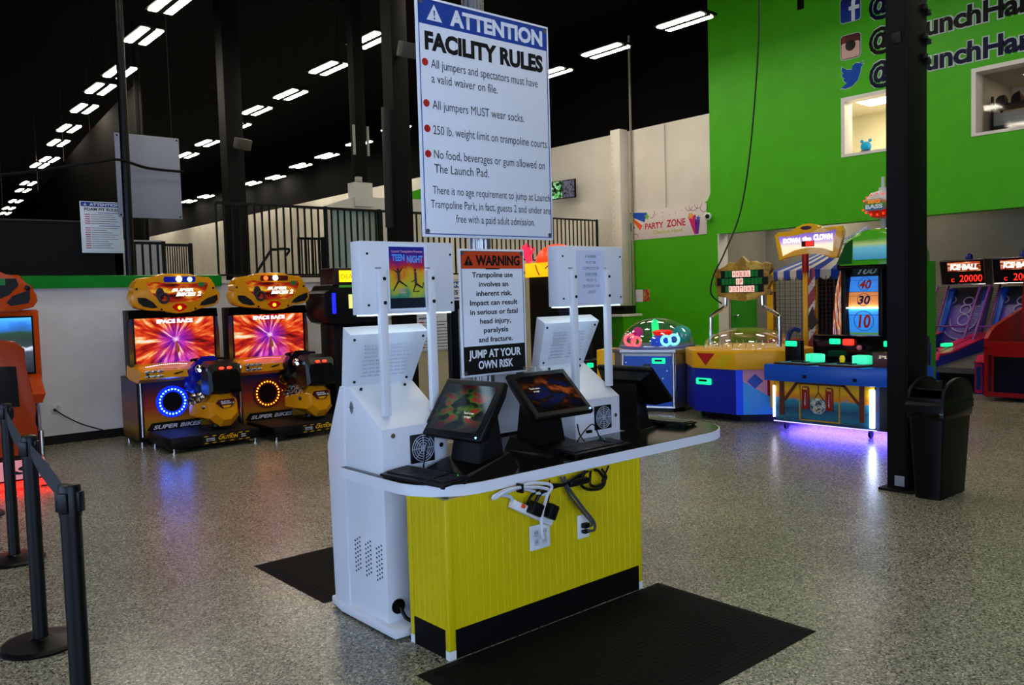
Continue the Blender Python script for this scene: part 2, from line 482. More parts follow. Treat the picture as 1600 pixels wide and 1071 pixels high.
office_light('added fill panel, unseen in the alcove ceiling near the green door', 15.9, 16.9, 8.6, 9.9, AC, mat('alcove_fill_glow', '#ffffff', .5, emit=5., ecol='#fff0da'))  # added lamp, hidden behind the soffit, to brighten the alcove
office_light('added dim fill panel, unseen in the alcove ceiling above the ball lanes', 15.9, 16.5, 6.6, 7.4, AC, PANEL_D)  # weaker added lamp, also out of view, lifting the lanes
# low white wall on the left with its cap, base and green foam pad
YL = 11.0
struct('wall_left', MB().box(-6.8, 9.2, YL, YL+.22, 0, 1.88), WALLW)
struct('trim_2', MB().box(4.35, 9.2, YL-.03, YL+.26, 1.88, 1.92), WTRIM)
struct('baseboard_left', MB().box(-6.8, 9.2, YL-.016, YL, 0, .105), mat('black_baseboard', '#060505', .6))
pad = MB()
pad.prism([(YL-.05, 1.845), (YL-.004, 1.845), (YL-.004, 1.884), (YL+.226, 1.884), (YL+.226, 1.845), (YL+.32, 1.845), (YL+.32, 1.985), (YL+.1, 2.0), (YL-.05, 1.985)], -6.5, 4.4, 'x', .015)
PADM = painted('green_vinyl', '#0c8a2a', .35, .1, 5., .3, 7.)
tag(pad.build('foam_pad', PADM), 'long green vinyl pad along the top of the white left wall', 'pad')
# enclosing walls out of the picture: the shop front behind the camera lets the daylight in
struct('wall_back', MB().box(-7, 19, 73.8, 74, 0, ZC), painted('far_wall_dark', '#241d17', .9))
ws = MB().box(-7, -6.9, 8, 74, 0, ZC).box(-7, -6.9, -6, -4, 0, ZC).box(-7, -6.9, -4, 8, 0, .5).box(-7, -6.9, -4, 8, 3.7, ZC)
for i in range(1, 6): ws.box(-6.98, -6.92, -4+2*i-.05, -4+2*i+.05, .5, 3.7)
struct('wall_left', ws, BLACKW)
wf = MB().box(-7, 19, -5.6, -5.4, 0, .5).box(-7, 19, -5.6, -5.4, 3.7, ZC).box(4.0, 19, -5.6, -5.4, .5, 3.7).box(-7, -5.2, -5.6, -5.4, .5, 3.7)
for i in range(1, 5): wf.box(-5.2+i*1.84-.05, -5.2+i*1.84+.05, -5.58, -5.42, .5, 3.7)
struct('wall_front', wf, mat('shop_front_wall', '#6a665f', .7))
struct('wall_right', MB().box(18.9, 19, -6, 74, 0, ZC), BLACKW)

# partition, plexiglass and tan poster wall behind the railing
pw = MB().box(7.16, 9.4, 13., 13.15, 0, 3.26).prism([(7.16, 3.26), (9.4, 3.26), (9.4, 3.46), (7.66, 3.42)], 13., 13.15, 'y').box(7.66, 8.02, 12.96, 13.2, 3.26, 3.68)
struct('wall_back', pw, BEIGE)
struct('wall_back', MB().prism([(8.0, 3.3), (9.6, 3.3), (9.6, 3.78)], 13.4, 13.5, 'y'), GREEN)
struct('wall_left', MB().box(6.88, 9.9, YL-.06, YL-.001, 0, 1.9), TAN)
# ------------------------------------------------------------------ ceiling lights
def light_mesh():
    f = MB()
    f.box(-.24, .24, -.56, .56, -.005, .045, .01)
    f.box(-.05, .05, -.54, .54, -.034, 0)
    d = MB()
    for s in (-1, 1):
        d.box(s*.13-.072, s*.13+.072, -.5, .5, -.035, -.005, .012)
    return f, d
ROW = ['leftmost', 'second', 'third']
ORD = ['nearest', 'second nearest', 'third nearest', 'fourth nearest', 'fifth nearest', 'sixth nearest', 'seventh nearest', 'eighth nearest', 'ninth nearest', 'tenth nearest', 'eleventh nearest', 'twelfth nearest', 'thirteenth nearest', 'fourteenth nearest', 'fifteenth nearest', 'sixteenth nearest', 'seventeenth nearest', 'eighteenth nearest']
ROWS = [
 [(5.08, 14.25), (5.27, 16.24), (5.64, 19.01), (5.7, 20.69), (5.92, 22.94), (6.2, 25.66), (6.46, 28.03), (6.91, 31.28), (6.91, 32.74), (7.49, 37.55), (7.74, 39.84), (8.21, 43.93), (8.48, 47.07), (8.76, 49.61)],
 [(8.77, 14.07), (9.08, 16.26), (9.45, 18.81), (9.5, 20.83), (9.88, 22.99), (10.12, 25.82), (10.37, 28.23), (11.52, 40.35)],
 [(12.89, 9.76), (13.05, 11.89), (13.33, 13.82), (13.76, 20.82), (14.05, 23.4), (14.32, 26.0), (14.53, 28.36), (15.0, 31.44), (14.9, 33.44), (15.0, 35.76), (14.9, 38.51), (14.9, 40.65), (15.0, 44.49), (14.9, 46.03), (14.8, 48.95), (14.8, 51.01), (14.9, 53.79)]]
LM = None
HL = 6.6
def put_light(x, y, label, group=None):
    global LM
    if LM is None:
        t = thing('ceiling_light', label, 'ceiling light', (x, y, HL), 0, group)
        f, d = light_mesh()
        fo = f.build('housing', STEELB, t); d.build('tubes', DIFF, t)
        h = MB()
        for s in (-.45, .45): h.cyl((0, s, .04), (0, s, ZC-HL), .006, seg=6)
        h.build('hanger', BLACKM, t)
        LM = t
    else:
        t = copy_tree(LM); t.location = (x, y, HL); t['label'] = label
        if 'group' in t: del t['group']
        if group: t['group'] = group
    return t
for r, row in enumerate(ROWS):
    for i, (x, y) in enumerate(row):
        put_light(x, y, '%s twin-tube light of the %s row of lamps on the black ceiling' % (ORD[i], ROW[r]), 'twin-tube lights in rows under the black ceiling')
for x, y in ((4.6, 9.5), (4.6, 5.2), (4.6, .8), (8.3, 9.2), (8.3, 4.8), (8.3, .6), (12.9, 6.9), (12.9, 3.5), (12.9, .2), (1.0, 9.5), (1.0, 5.0), (1.0, .8)):
    put_light(x, y, 'twin-tube ceiling light hanging above the front of the hall, out of the picture', 'twin-tube lights out of the picture')

# ------------------------------------------------------------------ registration counter
def counter():
    t = thing('counter', 'yellow beadboard counter with white-edged black desktop and rounded ends', 'counter', (2.12, 2.93, 0))
    L, D, H = 1.29, .30, .715
    def bead(n0, n1, deep=.0035, pitch=.042):
        pts = []; x = n0
        while x < n1-1e-6:
            e = min(x+pitch, n1); pts += [(x, 0.), (e-.007, 0.), (e-.0035, deep)]; x = e
        pts.append((n1, 0.)); return pts
    fr = bead(.03, L-.02)
    MB().prism(fr+[(L-.02, .02), (.03, .02)], .0, H, 'z').build('front_panel', YELLOWP, t, smooth=False)
    sd = bead(.02, D-.02)
    MB().prism([(b, a) for a, b in sd][::-1]+[(.02, .02), (.02, D-.02)], .0, H, 'z').build('side_panel', YELLOWP, t, smooth=False)
    MB().box(L-.02, L, .01, D, 0, H).build('side_panel', YELLOWP, t, smooth=False)
    tr = MB().box(-.004, .032, -.004, .026, .04, H, .003).box(L-.022, L+.004, -.004, .02, .04, H, .003).box(-.004, .02, D-.03, D, .04, H, .003)
    tr.build('corner_trim', YELLOWP, t)
    MB().box(-.004, .032, -.004, .026, 0, .04).box(L-.022, L+.004, -.004, .02, 0, .04).box(-.004, .02, D-.03, D, 0, .04).build('post_foot', WHITEP, t, smooth=False)
    kb = MB().box(.034, L-.024, -.003, .02, .0, .13).box(-.003, .02, .03, D-.032, .0, .13)
    kb.build('kick_board', mat('black_kick_board', '#020202', .6, spec=.15), t, smooth=False)
    # desktop outline in local x,y; rounded left front corner and round right end
    def outline(off=0.):
        p = []
        x0, x1, y0, y1 = -.07+off, 2.25-off, -.005+off, .90-off
        R = .30
        p += [(x0, .79-off), ]
        for k in range(13):
            a = PI+PI/2*k/12; p.append((x0+R+R*math.cos(a), y0+R+R*math.sin(a)))
        R2 = .34
        for k in range(13):
            a = -PI/2+PI/2*k/12; p.append((x1-R2+R2*math.cos(a), y0+R2+R2*math.sin(a)))
        for k in range(9):
            a = PI/2*k/8; p.append((x1-.2+.2*math.cos(a), y1-.2+.2*math.sin(a)))
        for a, b in ((1.67, .90), (1.67, .425), (1.245, .425), (1.245, .90), (.38, .90), (.38, .425), (-.045+off, .425), (-.045+off, .79)): p.append((a+(off if b > .8 else 0), b-off if b > .8 or b == .79 else b-off))
        return p
    dt = MB().prism(outline(), H, .766, 'z').build('desktop', mat('white_desk_edge', '#d9dbe2', .4), t, angle=50)
    MB().prism(outline(.006), .766, .7685, 'z').build('desk_surface', mat('black_laminate', '#0d0c0b', .16), dt, angle=50)
    return t
counter()
DZ = .7685      # top of the desk

# ------------------------------------------------------------------ kiosks
def kiosk(x, label, rest):
    t = thing('registration_kiosk', label, 'kiosk', (x, 3.27, 0))
    w = .40
    # base, body, pilaster: side profiles in (y,z) pulled across x
    MB().prism([(-.03, 0), (.3, -.03), (w, 0), (w, .65), (.0, .65), (-.03, .5)], .012, .052, 'z', .006).build('base_plate', WHITE, t)
    ft = MB()
    for a, b in ((.03, .06), (.36, .06), (.03, .58), (.36, .58)): ft.cyl((a, b, 0), (a, b, .014), .018, seg=10)
    ft.build('base_foot', BLACK, t)
    body = MB().prism([(.10, .052), (.10, .985), (.39, 1.172), (.45, 1.172), (.45, .052)], .0, w-.02, 'x', .004)
    bo = body.build('cabinet', WHITE, t)
    pil = MB().prism([(.45, .052), (.45, .8), (.42, 1.17), (.47, 1.17), (.62, .86), (.60, .052)], -.008, w-.012, 'x', .004)
    pil.build('front_column', WHITE, t)
    # leaning head, wider at the top
    hd = MB().loft([[(0, .395, 1.172), (w-.02, .395, 1.172), (w-.02, .46, 1.172), (0, .46, 1.172)],
                    [(-.03, .30, 1.432), (w+.03, .30, 1.432), (w+.03, .37, 1.47), (-.03, .37, 1.47)]])
    ho = hd.build('screen_housing', WHITE, t, smooth=False)
    # louvre slots pressed into the back of the head
    lv = MB()
    for k in range(9):
        u = .18+.075*k; yb = .395-.095*u; zb = 1.172+.26*u
        for c in ((.06, .18), (.21, .33)):
            off = .012*((k*3) % 4)
            for q in range(3):
                a = c[0]+q*.04+off*.3
                lv.box(a, a+.028, yb-.004, yb+.001, zb-.003, zb+.003)
    lv.build('vent_slot', mat('vent_shade', '#aeb3c0', .5), ho, smooth=False)
    sc = MB()
    for a, u in ((.03, .08), (w-.06, .08), (-.005, .9), (w+.0, .9)):
        yb = .395-.095*u; zb = 1.172+.26*u; sc.cyl((a, yb-.004, zb), (a, yb+.002, zb+.002), .007, seg=10)
    for a in (.05, w-.09): sc.cyl((a, .36, 1.155), (a, .355, 1.162), .007, seg=10)
    sc.build('screw', BLACKM, ho)
    v = MB()
    for g in range(3):
        for a in range(3):
            for b in range(8): 
                yy = .14+.1*g+.022*a; zz = .27+.022*b-.012*a
                v.cyl((-.003, yy, zz), (.0005, yy, zz), .005, seg=6)
    v.build('vent_hole', mat('vent_dark', '#3c3f48', .6), bo)
    sp = MB()
    for a in range(-3, 4):
        for b in range(-5, 6):
            if a*a/9+b*b/25 <= 1: sp.cyl((-.003, .37+a*.006, 1.07+b*.006), (.0005, .37+a*.006, 1.07+b*.006), .0022, seg=6)
    sp.build('speaker_grille', BLACKM, bo)
    lk = MB()
    for a, b in ((.06, .95), (.34, .87)): lk.cyl((a, .095, b), (a, .101, b), .012, seg=14)
    lk.build('lock', CHROME, bo)
    # fan on the rear face
    fn = MB().box(.155, .295, .088, .1, .80, .94, .004).build('fan_cover', BLACK, bo)
    fr = MB()
    for R in (.015, .028, .04, .052, .064): fr.torus((.225, .086, .87), R, .0022, 'y', 20, 5)
    for k in range(8):
        a = 2*PI*k/8; fr.cyl((.225, .086, .87), (.225+.064*math.cos(a), .086, .87+.064*math.sin(a)), .002, seg=5)
    fr.build('fan_guard', mat('fan_wire', '#a8b0c0', .35), fn)
    if rest:
        pg = MB().cyl((.055, .092, .125), (.055, .1, .125), .036).cyl((.055, .075, .125), (.055, .092, .125), .018)
        pg.tube([(.055, .08, .125), (.065, .05, .08), (.09, .03, .062), (.12, .03, .07), (.14, .05, .09)], .009, 8, 5).build('power_inlet', BLACK, bo)
    return t
kiosk(2.085, 'white metal kiosk under the display box that carries the colourful flyer', True)
kiosk(3.375, 'white metal kiosk under the display box that carries the waiver notice', False)

def lightbox(x, label):
    t = thing('display_box', label, 'display box', (x, 3.45, 1.525))
    w, h = .55, .355
    bx = MB().box(0, w, 0, .085, .004, h, .005).build('box', WHITE, t)
    s = MB()
    for a, b in ((.04, .05), (w-.02, .05), (.04, h-.06), (w-.02, h-.06)): s.cyl((a, -.003, b), (a, .001, b), .006, seg=10)
    s.build('screw', BLACKM, bx)
    MB().box(.02, w-.02, .006, .08, -.002, .005).build('light_strip', mat('strip_glow', '#dff2ff', .4, emit=2.2, ecol='#c8ecff'), t, smooth=False)
    for px in (.085, .37):
        p = MB().box(px, px+.042, -.03, 0, -.487, .215, .003).build('post', WHITE, t)
        q = MB()
        for zz in (.06, .175): q.cyl((px+.028, -.033, zz), (px+.028, -.03, zz), .009, seg=12)
        q.build('hole', BLACKINK, p)
        MB().box(px-.004, px+.03, -.003, .002, .225, .229).build('slot', BLACKINK, t, smooth=False)
    return t
lightbox(2.05, 'white display box on two white posts carrying the colourful flyer')
lightbox(3.345, 'white display box on two white posts carrying the waiver notice')

# flyer and notice taped to the boxes
t = thing('flyer', 'colourful TEEN NIGHT flyer with two jumping silhouettes', 'poster', (2.21, 3.448, 1.555))
FLY = grad_mat('flyer_print', [(0, '#1468a8'), (.18, '#2a8a6a'), (.34, '#b8b828'), (.48, '#d8a020'), (.6, '#c83818'), (.72, '#a01458'), (.86, '#4a1688'), (1, '#18248a')], 2, 0, .75, 2.6)
sh = MB().box(-.012, .222, -.001, .0015, -.012, .312).build('sheet', mat('white_paper', '#dde3ee', .5), t, smooth=False)
MB().box(0, .205, -.0025, -.001, 0, .3).build('print', FLY, t, smooth=False)
MB().box(0, .205, -.0032, -.0025, 0, .05).build('footer', mat('flyer_dark', '#101626', .4), t, smooth=False)
lettering(t, mat('flyer_blue', '#58a0f0', .4), [('TEEN', .015, .088, .232, .032), ('NIGHT', .102, .196, .224, .034)], -.0034, bold=.035)
lettering(t, mat('flyer_pink', '#d89ab0', .4), [('Launch Trampoline Presents', .015, .195, .272, .012), ('TELL', .045, .09, .075, .022)], -.0034, bold=.02)
s = MB()
def limb(pts, r): s.tube([(a, -.0034, b) for a, b in pts], r, 6)
def flat_sil(segs):
    for pts, r in segs:
        s.tube([(a, -.003, b) for a, b in pts], r, 6)
flat_sil([([(.048, .183), (.052, .13)], [.006, .006]), ([(.05, .172), (.02, .19)], [.004, .002]), ([(.05, .172), (.078, .2)], [.004, .002]), ([(.05, .135), (.018, .085)], [.005, .003]), ([(.052, .135), (.098, .106)], [.005, .003]),
          ([(.148, .178), (.15, .12)], [.006, .007]), ([(.15, .14), (.125, .128)], [.003, .002]), ([(.15, .12), (.19, .098), (.196, .125)], [.006, .004, .003]), ([(.15, .118), (.134, .08), (.17, .082)], [.005, .004, .003])])
s.ball((.048, -.003, .19), (.006, .001, .007), 10).ball((.148, -.003, .186), (.006, .001, .007), 10)
s.build('silhouette', BLACKINK, t)
t = thing('notice', 'printed notice reading A WAIVER MUST BE COMPLETED BY EVERYONE', 'notice', (3.495, 3.448, 1.545))
MB().box(0, .235, -.002, .0015, 0, .31).build('sheet', mat('notice_paper', '#c6cbe2', .5), t, smooth=False)
lettering(t, mat('notice_ink', '#4a4e7c', .5), [('MUST BE', .075, .16, .232, .017), ('COMPLETED BY', .045, .19, .197, .017), ('PRIOR TO', .08, .165, .127, .017), ('ENTERING THE', .05, .19, .092, .017), ('LINE!!!', .09, .155, .057, .017)], -.0028, bold=.0)
lettering(t, mat('notice_ink_teal', '#3d7f8a', .5), [('A WAIVER', .07, .165, .267, .017), ('EVERYONE', .07, .17, .162, .017)], -.0028, bold=.02)
MB().box(.07, .17, -.003, -.0025, .157, .1585).build('underline', MC['notice_ink_teal'], t, smooth=False)

# ------------------------------------------------------------------ signs on the pole
pole = MB()
n = 24; pts = []
for k in range(n*2):
    a = PI*k/n; r = .062 if k % 4 < 2 else .056
    pts.append((r*math.cos(a), r*math.sin(a)))
pole.prism(pts, 0, ZC-DZ, 'z')
po = pole.build('sign_pole', STEEL); po.location = (2.98, 3.70, DZ)
tag(po, 'ribbed steel pole rising from the counter behind the two rules signs', 'pole')
def sign(name, label, w, h, loc, yaw=0.):
    t = thing(name, label, 'sign', loc, yaw)
    MB().box(0, w, 0, .012, 0, h, .004).build('panel', SIGNW, t)
    return t
def warn_triangle(par, m, cx, z0, s, y, mk):
    MB().face([(cx-s*.58, y, z0), (cx+s*.58, y, z0), (cx, y, z0+s)]).build('triangle', m, par, smooth=False, normals=False)
    MB().face([(cx-s*.07, y-.001, z0+s*.62), (cx-s*.03, y-.001, z0+s*.27), (cx+s*.03, y-.001, z0+s*.27), (cx+s*.07, y-.001, z0+s*.62)]).face([(cx-s*.055, y-.001, z0+s*.09), (cx+s*.055, y-.001, z0+s*.09), (cx+s*.055, y-.001, z0+s*.2), (cx-s*.055, y-.001, z0+s*.2)]).build('exclamation', mk, par, smooth=False, normals=False)
def border(par, m, x0, x1, z0, z1, y, t=.004):
    b = MB()
    for q in ((x0, x1, z0, z0+t), (x0, x1, z1-t, z1), (x0, x0+t, z0, z1), (x1-t, x1, z0, z1)):
        b.box(q[0], q[1], y, y+.001, q[2], q[3])
    return b.build('border', m, par, smooth=False)
def corner_screws(par, w, h, m, y=-.003, d=.03):
    b = MB()
    for a in (d, w-d):
        for c in (d, h-d): b.cyl((a, y, c), (a, y+.004, c), .012, seg=12)
    return b.build('screw', m, par)
t = sign('rules_sign', 'large white sign headed ATTENTION FACILITY RULES at the top of the pole', .925, 1.235, (2.515, 3.588, 1.92), -.01)
MB().box(.014, .911, -.0012, .0, 1.095, 1.222).build('header', BLUEINK, t, smooth=False)
border(t, BLUEINK, .014, .911, .014, 1.222, -.0012, .005)
lettering(t, SIGNW, [('ATTENTION', .215, .875, 1.118, .082)], -.002, bold=.045, name='heading')
warn_triangle(t, SIGNW, .115, 1.118, .085, -.002, BLUEINK)
lettering(t, BLACKINK, [('FACILITY RULES', .05, .875, .97, .09)], -.0012, bold=.05, name='heading')
T = mat('sign_text', '#2b2c33', .45)
lettering(t, T, [('All jumpers and spectators must have', .085, .83, .875, .048), ('a valid waiver on file.', .085, .53, .80, .048),
    ('All jumpers MUST wear socks.', .085, .72, .665, .048), ('250 lb. weight limit on trampoline courts.', .085, .90, .535, .048),
    ('No food, beverages or gum allowed on', .085, .87, .41, .048), ('The Launch Pad.', .085, .45, .335, .048),
    ('There is no age requirement to jump at Launch', .07, .905, .225, .044), ('Trampoline Park, in fact, guests 2 and under are', .055, .905, .152, .044), ('free with a paid adult admission.', .215, .78, .08, .044)], -.0012, bold=.0)
b = MB()
for z in (.905, .695, .565, .435): b.lathe([(.019, 0), (.019, .002)], (0, 0, 0), 16) if False else b.cyl((.048, -.0015, z-.005), (.048, .001, z-.005), .0195, seg=16)
b.build('bullet', REDINK, t)
corner_screws(t, .925, 1.235, STEEL)
t = sign('warning_sign', 'white WARNING sign with orange header and black JUMP AT YOUR OWN RISK footer', .465, .70, (2.742, 3.588, 1.162), -.01)
MB().box(.012, .453, -.0012, 0, .592, .688).build('header', ORANGEINK, t, smooth=False)
MB().box(.012, .453, -.0012, 0, .012, .168).build('footer', BLACKINK, t, smooth=False)
border(t, BLACKINK, .012, .453, .012, .688, -.0014, .003)
lettering(t, BLACKINK, [('WARNING', .112, .43, .612, .054)], -.002, bold=.045, name='heading')
warn_triangle(t, BLACKINK, .062, .61, .055, -.002, ORANGEINK)
MB().box(.18, .28, -.0016, -.0012, .588, .594).build('mark', BLACKINK, t, smooth=False)
Ls = [('Trampoline use', .085, .375, .545, .029), ('involves an', .13, .34, .494, .029), ('inherent risk.', .11, .365, .443, .029), ('Impact can result', .065, .405, .392, .029), ('in serious or fatal', .065, .405, .341, .029), ('head injury,', .13, .352, .29, .029), ('paralysis', .155, .33, .24, .029), ('and fracture.', .118, .362, .188, .029)]
lettering(t, mat('sign_text_dark', '#1c1d22', .45), Ls, -.0012, bold=.022)
lettering(t, SIGNW, [('JUMP AT YOUR', .045, .42, .103, .044), ('OWN RISK', .11, .36, .042, .044)], -.002, bold=.03)
corner_screws(t, .465, .70, STEEL, d=.022)
mt = MB().box(2.965-.03, 2.965+.03, 3.598, 3.66, 1.3, 1.34).box(2.935, 2.995, 3.598, 3.66, 1.7, 1.74).box(2.935, 2.995, 3.598, 3.66, 2.1, 2.14).box(2.935, 2.995, 3.598, 3.66, 2.9, 2.94)
mo = mt.build('sign_bracket', STEEL, smooth=False); tag(mo, 'steel brackets holding the two rules signs to the pole', 'bracket')

# framed white board standing on the desk behind the pole
t = thing('display_board', 'white board in a black frame standing behind the warning sign', 'board', (2.83, 3.80, DZ))
MB().box(.03, .51, .005, .03, .0, .79).build('board', WHITE, t, smooth=False)
fr = MB().box(0, .055, -.004, .036, .30, .815, .004).box(.485, .54, -.004, .036, .30, .815, .004).box(.055, .485, -.004, .036, .765, .815, .004)
fr.build('frame', BLACK, t)
MB().box(.02, .51, -.002, .034, 0, .012).build('foot_strip', BLACK, t, smooth=False)

# ------------------------------------------------------------------ touch terminals and keyboards
def terminal(x, y, z, yaw, tilt, scr, label, led=True, msg=None):
    t = thing('touch_terminal', label, 'touch screen', (x, y, DZ), yaw)
    R = Matrix.Rotation(-tilt, 3, 'X')
    zc = z-DZ
    def T(mb):
        bmesh.ops.rotate(mb.bm, verts=mb.bm.verts, cent=(0, 0, 0), matrix=R)
        bmesh.ops.translate(mb.bm, verts=mb.bm.verts, vec=(0, 0, zc)); return mb
    w, h = .415, .322
    mo = T(MB().box(-w/2, w/2, -.004, .03, -h/2, h/2, .012, seg=3)).build('monitor', BLACK, t)
    T(MB().prism([(-.15, .03), (.15, .03), (.12, .085), (-.12, .085)], -h/2+.03, h/2-.05, 'z', .012) if False else MB().loft([[(-.2, .03, -h/2+.01), (.2, .03, -h/2+.01), (.2, .03, h/2-.02), (-.2, .03, h/2-.02)], [(-.15, .10, -h/2+.06), (.15, .10, -h/2+.06), (.15, .09, h/2-.03), (-.15, .09, h/2-.03)]])).build('rear_housing', BLACK, mo)
    T(MB().box(-w/2+.035, w/2-.035, -.0055, -.004, -h/2+.035, h/2-.035)).build('screen', scr, mo, smooth=False)
    if msg:
        o = lettering(mo, mat('screen_text', '#c8c0b0', .4, emit=.35, ecol='#d0c8b8'), msg, -.0065)
        me = o.data
        for v in me.vertices: v.co = R @ v.co + Vector((0, 0, zc))
    T(MB().ball((w/2-.025, -.006, -h/2+.016), .0045, 8)).build('power_light', LEDBS, mo)
    # stand: slanted neck, wedge foot and rear box
    st = math.sin(tilt); ct = math.cos(tilt)
    nk = MB().loft([[(-.10, .00, .02), (.10, .00, .02), (.12, .16, .02), (-.12, .16, .02)], [(-.085, .035, zc-.06), (.085, .035, zc-.06), (.10, .13, zc+.0), (-.10, .13, zc+.0)]])
    nk.build('neck', BLACK, t)
    MB().loft([[(-.15, -.12, .0), (.15, -.12, .0), (.17, .2, .0), (-.17, .2, .0)], [(-.14, -.115, .012), (.14, -.115, .012), (.15, .17, .075), (-.15, .17, .075)]]).build('foot', BLACK, t)
    return t
SC1 = picture_mat('terminal_picture_green', [(.36, '#0c0a0a'), (.44, '#182410'), (.5, '#4a7a20'), (.54, '#6a8424'), (.6, '#a82c24'), (.68, '#c03a30')], 4.2, .22, 1.7, 1.5)
SC2 = picture_mat('terminal_picture_fire', [(.36, '#1b2060'), (.43, '#1c2850'), (.49, '#141214'), (.56, '#5a2814'), (.66, '#c8602a')], 3.8, .2, 5.1, 3.)
terminal(2.43, 3.19, 1.066, -1.48, .64, SC1, 'touch terminal showing a green and red picture beside the flyer kiosk', msg=[('Touch screen', .03, .10, -.03, .012), ('to begin', .045, .09, -.05, .012)])
terminal(3.06, 3.235, 1.078, -.024, .83, SC2, 'touch terminal showing a blue and orange picture under the warning sign', msg=[('Touch screen', -.13, -.06, .03, .012), ('to begin', -.115, -.075, .01, .012)])
terminal(4.02, 3.47, 1.04, 1.66, .8, SCREENOFF, 'touch terminal turned away with its black back showing')

KEYS = mat('black_keys', '#17171a', .45)
def keyboard(x, y, yaw, label):
    t = thing('keyboard', label, 'keyboard', (x, y, DZ), yaw)
    w, d = .44, .165
    MB().prism([(-d/2, .008), (d/2, .018), (d/2, .03), (-d/2, .02)], -w/2, w/2, 'x', .004).build('case', BLACK, t)
    k = MB()
    for r in range(6):
        yy = -d/2+.03+r*.0225; x0 = -w/2+.016
        while x0 < w/2-.03:
            ww = .0215
            if r == 0 and abs(x0+.1) < .05: ww = .12
            gap = .004
            if not (.095 < x0 < .105): 
                z = .02+(yy+d/2)*.053
                k.box(x0, x0+ww-gap, yy, yy+.0185, z, z+.007, .0)
            x0 += ww
    k.build('keys', KEYS, t, smooth=False)
    MB().box(-w/2+.01, -w/2+.03, d/2-.03, d/2-.01, .0, .02).box(w/2-.03, w/2-.01, d/2-.03, d/2-.01, .0, .02).box(-w/2+.01, -w/2+.03, -d/2+.01, -d/2+.02, 0, .01).box(w/2-.03, w/2-.01, -d/2+.01, -d/2+.02, 0, .01).build('feet', RUBBER, t, smooth=False)
    MB().ball((w/2-.06, d/2-.018, .032), .003, 8).build('lock_light', mat('led_green_small', '#20ff60', .4, emit=3, ecol='#20ff50'), t)
    return t
keyboard(2.155, 3.135, -1.46, 'black keyboard in front of the left terminal at the rounded desk corner')
keyboard(3.19, 3.055, .02, 'black keyboard in front of the middle terminal along the desk edge')
keyboard(4.11, 3.36, 1.75, 'black keyboard beside the turned-away terminal at the right end')
# thin leads lying on the desk
o = MB().tube([(2.34, 3.36, DZ+.14), (2.31, 3.345, DZ+.06), (2.29, 3.33, DZ+.005), (2.27, 3.25, DZ+.006)], .004, 6, 6).build('desk_cable', BLACK)
tag(o, 'thin black lead hanging behind the left terminal screen', 'cable')
o = MB().tube([(3.32, 3.30, DZ+.10), (3.36, 3.32, DZ+.03), (3.30, 3.22, DZ+.006), (3.22, 3.2, DZ+.03), (3.42, 3.28, DZ+.09), (3.5, 3.3, DZ+.006), (3.45, 3.2, DZ+.006)], .004, 6, 8).box(3.34, 3.38, 3.24, 3.255, DZ+.05, DZ+.068, .003).build('desk_cable', BLACK)
tag(o, 'looped black lead with an inline switch right of the middle terminal', 'cable')
o = MB().box(0, .075, 0, .05, 0, .095, .004).build('card_reader', BLACK); o.location = (3.565, 3.38, DZ); tag(o, 'small black box standing between the middle and right terminals', 'card reader')

# ------------------------------------------------------------------ sockets and cables on the yellow front
YF = 2.93-.004
t = thing('outlet', 'white four-gang outlet plate on the yellow front under the power strip', 'outlet', (2.603, YF, .383))
MB().box(0, .13, -.006, .002, 0, .12, .003).build('plate', WHITEP, t)
b = MB()
for a in (.038, .092):
    for c in (.035, .08): b.box(a-.016, a+.016, -.008, -.005, c-.014, c+.014, .004)
b.build('socket', mat('socket_grey', '#c0c2c8', .4), t)
b = MB()
for a in (.038, .092):
    for c in (.035, .08): b.box(a-.008, a-.005, -.0088, -.007, c-.002, c+.008).box(a+.005, a+.008, -.0088, -.007, c-.002, c+.008)
b.build('slot', BLACKINK, t, smooth=False)
t = thing('outlet', 'narrow white outlet plate with black plugs right of the four-gang plate', 'outlet', (2.925, YF, .372))
MB().box(0, .082, -.006, .002, 0, .12, .003).build('plate', WHITEP, t)
MB().box(.02, .06, -.035, -.006, .055, .08, .005).box(.02, .06, -.035, -.006, .028, .046, .005).build('plug', BLACK, t)
t = thing('power_strip', 'white power strip hanging askew on the yellow front', 'power strip', (2.60, YF-.022, .575), 0)
rot = Matrix.Rotation(.50, 3, 'Y')
MB().box(-.14, .14, -.02, .018, -.021, .021, .006, rot, (0, 0, 0)).build('body', WHITEP, t)
MB().box(-.095, -.07, -.026, -.018, .0, .018, .003, rot, (0, 0, 0)).build('switch', LEDR if False else mat('orange_switch', '#e0481a', .4), t)
b = MB().box(-.055, .015, -.06, -.018, -.01, .05, .006, rot, (0, 0, 0)).box(.055, .11, -.062, -.018, .005, .075, .006, rot, (0, 0, 0)).build('plug', BLACK, t)
yc = YF-.03
o = MB().tube([(2.49, yc+.01, .65), (2.46, yc, .68), (2.38, yc, .70), (2.37, yc, .685), (2.46, yc-.01, .715), (2.6, yc-.01, .70), (2.69, yc-.01, .675), (2.71, yc, .655), (2.66, yc, .655), (2.55, yc+.005, .70), (2.45, yc+.01, .71), (2.385, yc+.01, .692), (2.46, yc+.012, .698), (2.58, yc, .718), (2.69, yc-.005, .70), (2.72, yc-.01, .68), (2.69, yc-.01, .645), (2.63, yc-.035, .57), (2.61, yc-.05, .5), (2.625, yc-.045, .455), (2.67, yc-.01, .445), (2.69, yc+.02, .45)], .008, 8, 6).build('power_cable', CABLEW)
tag(o, 'white cable looped above the power strip and running down to the outlet', 'cable')
o = MB().box(2.52, 2.532, yc-.022, yc+.02, .685, .728, .002).build('cable_tie', BLACK); tag(o, 'black tie around the looped white cable', 'cable tie')
b = MB()
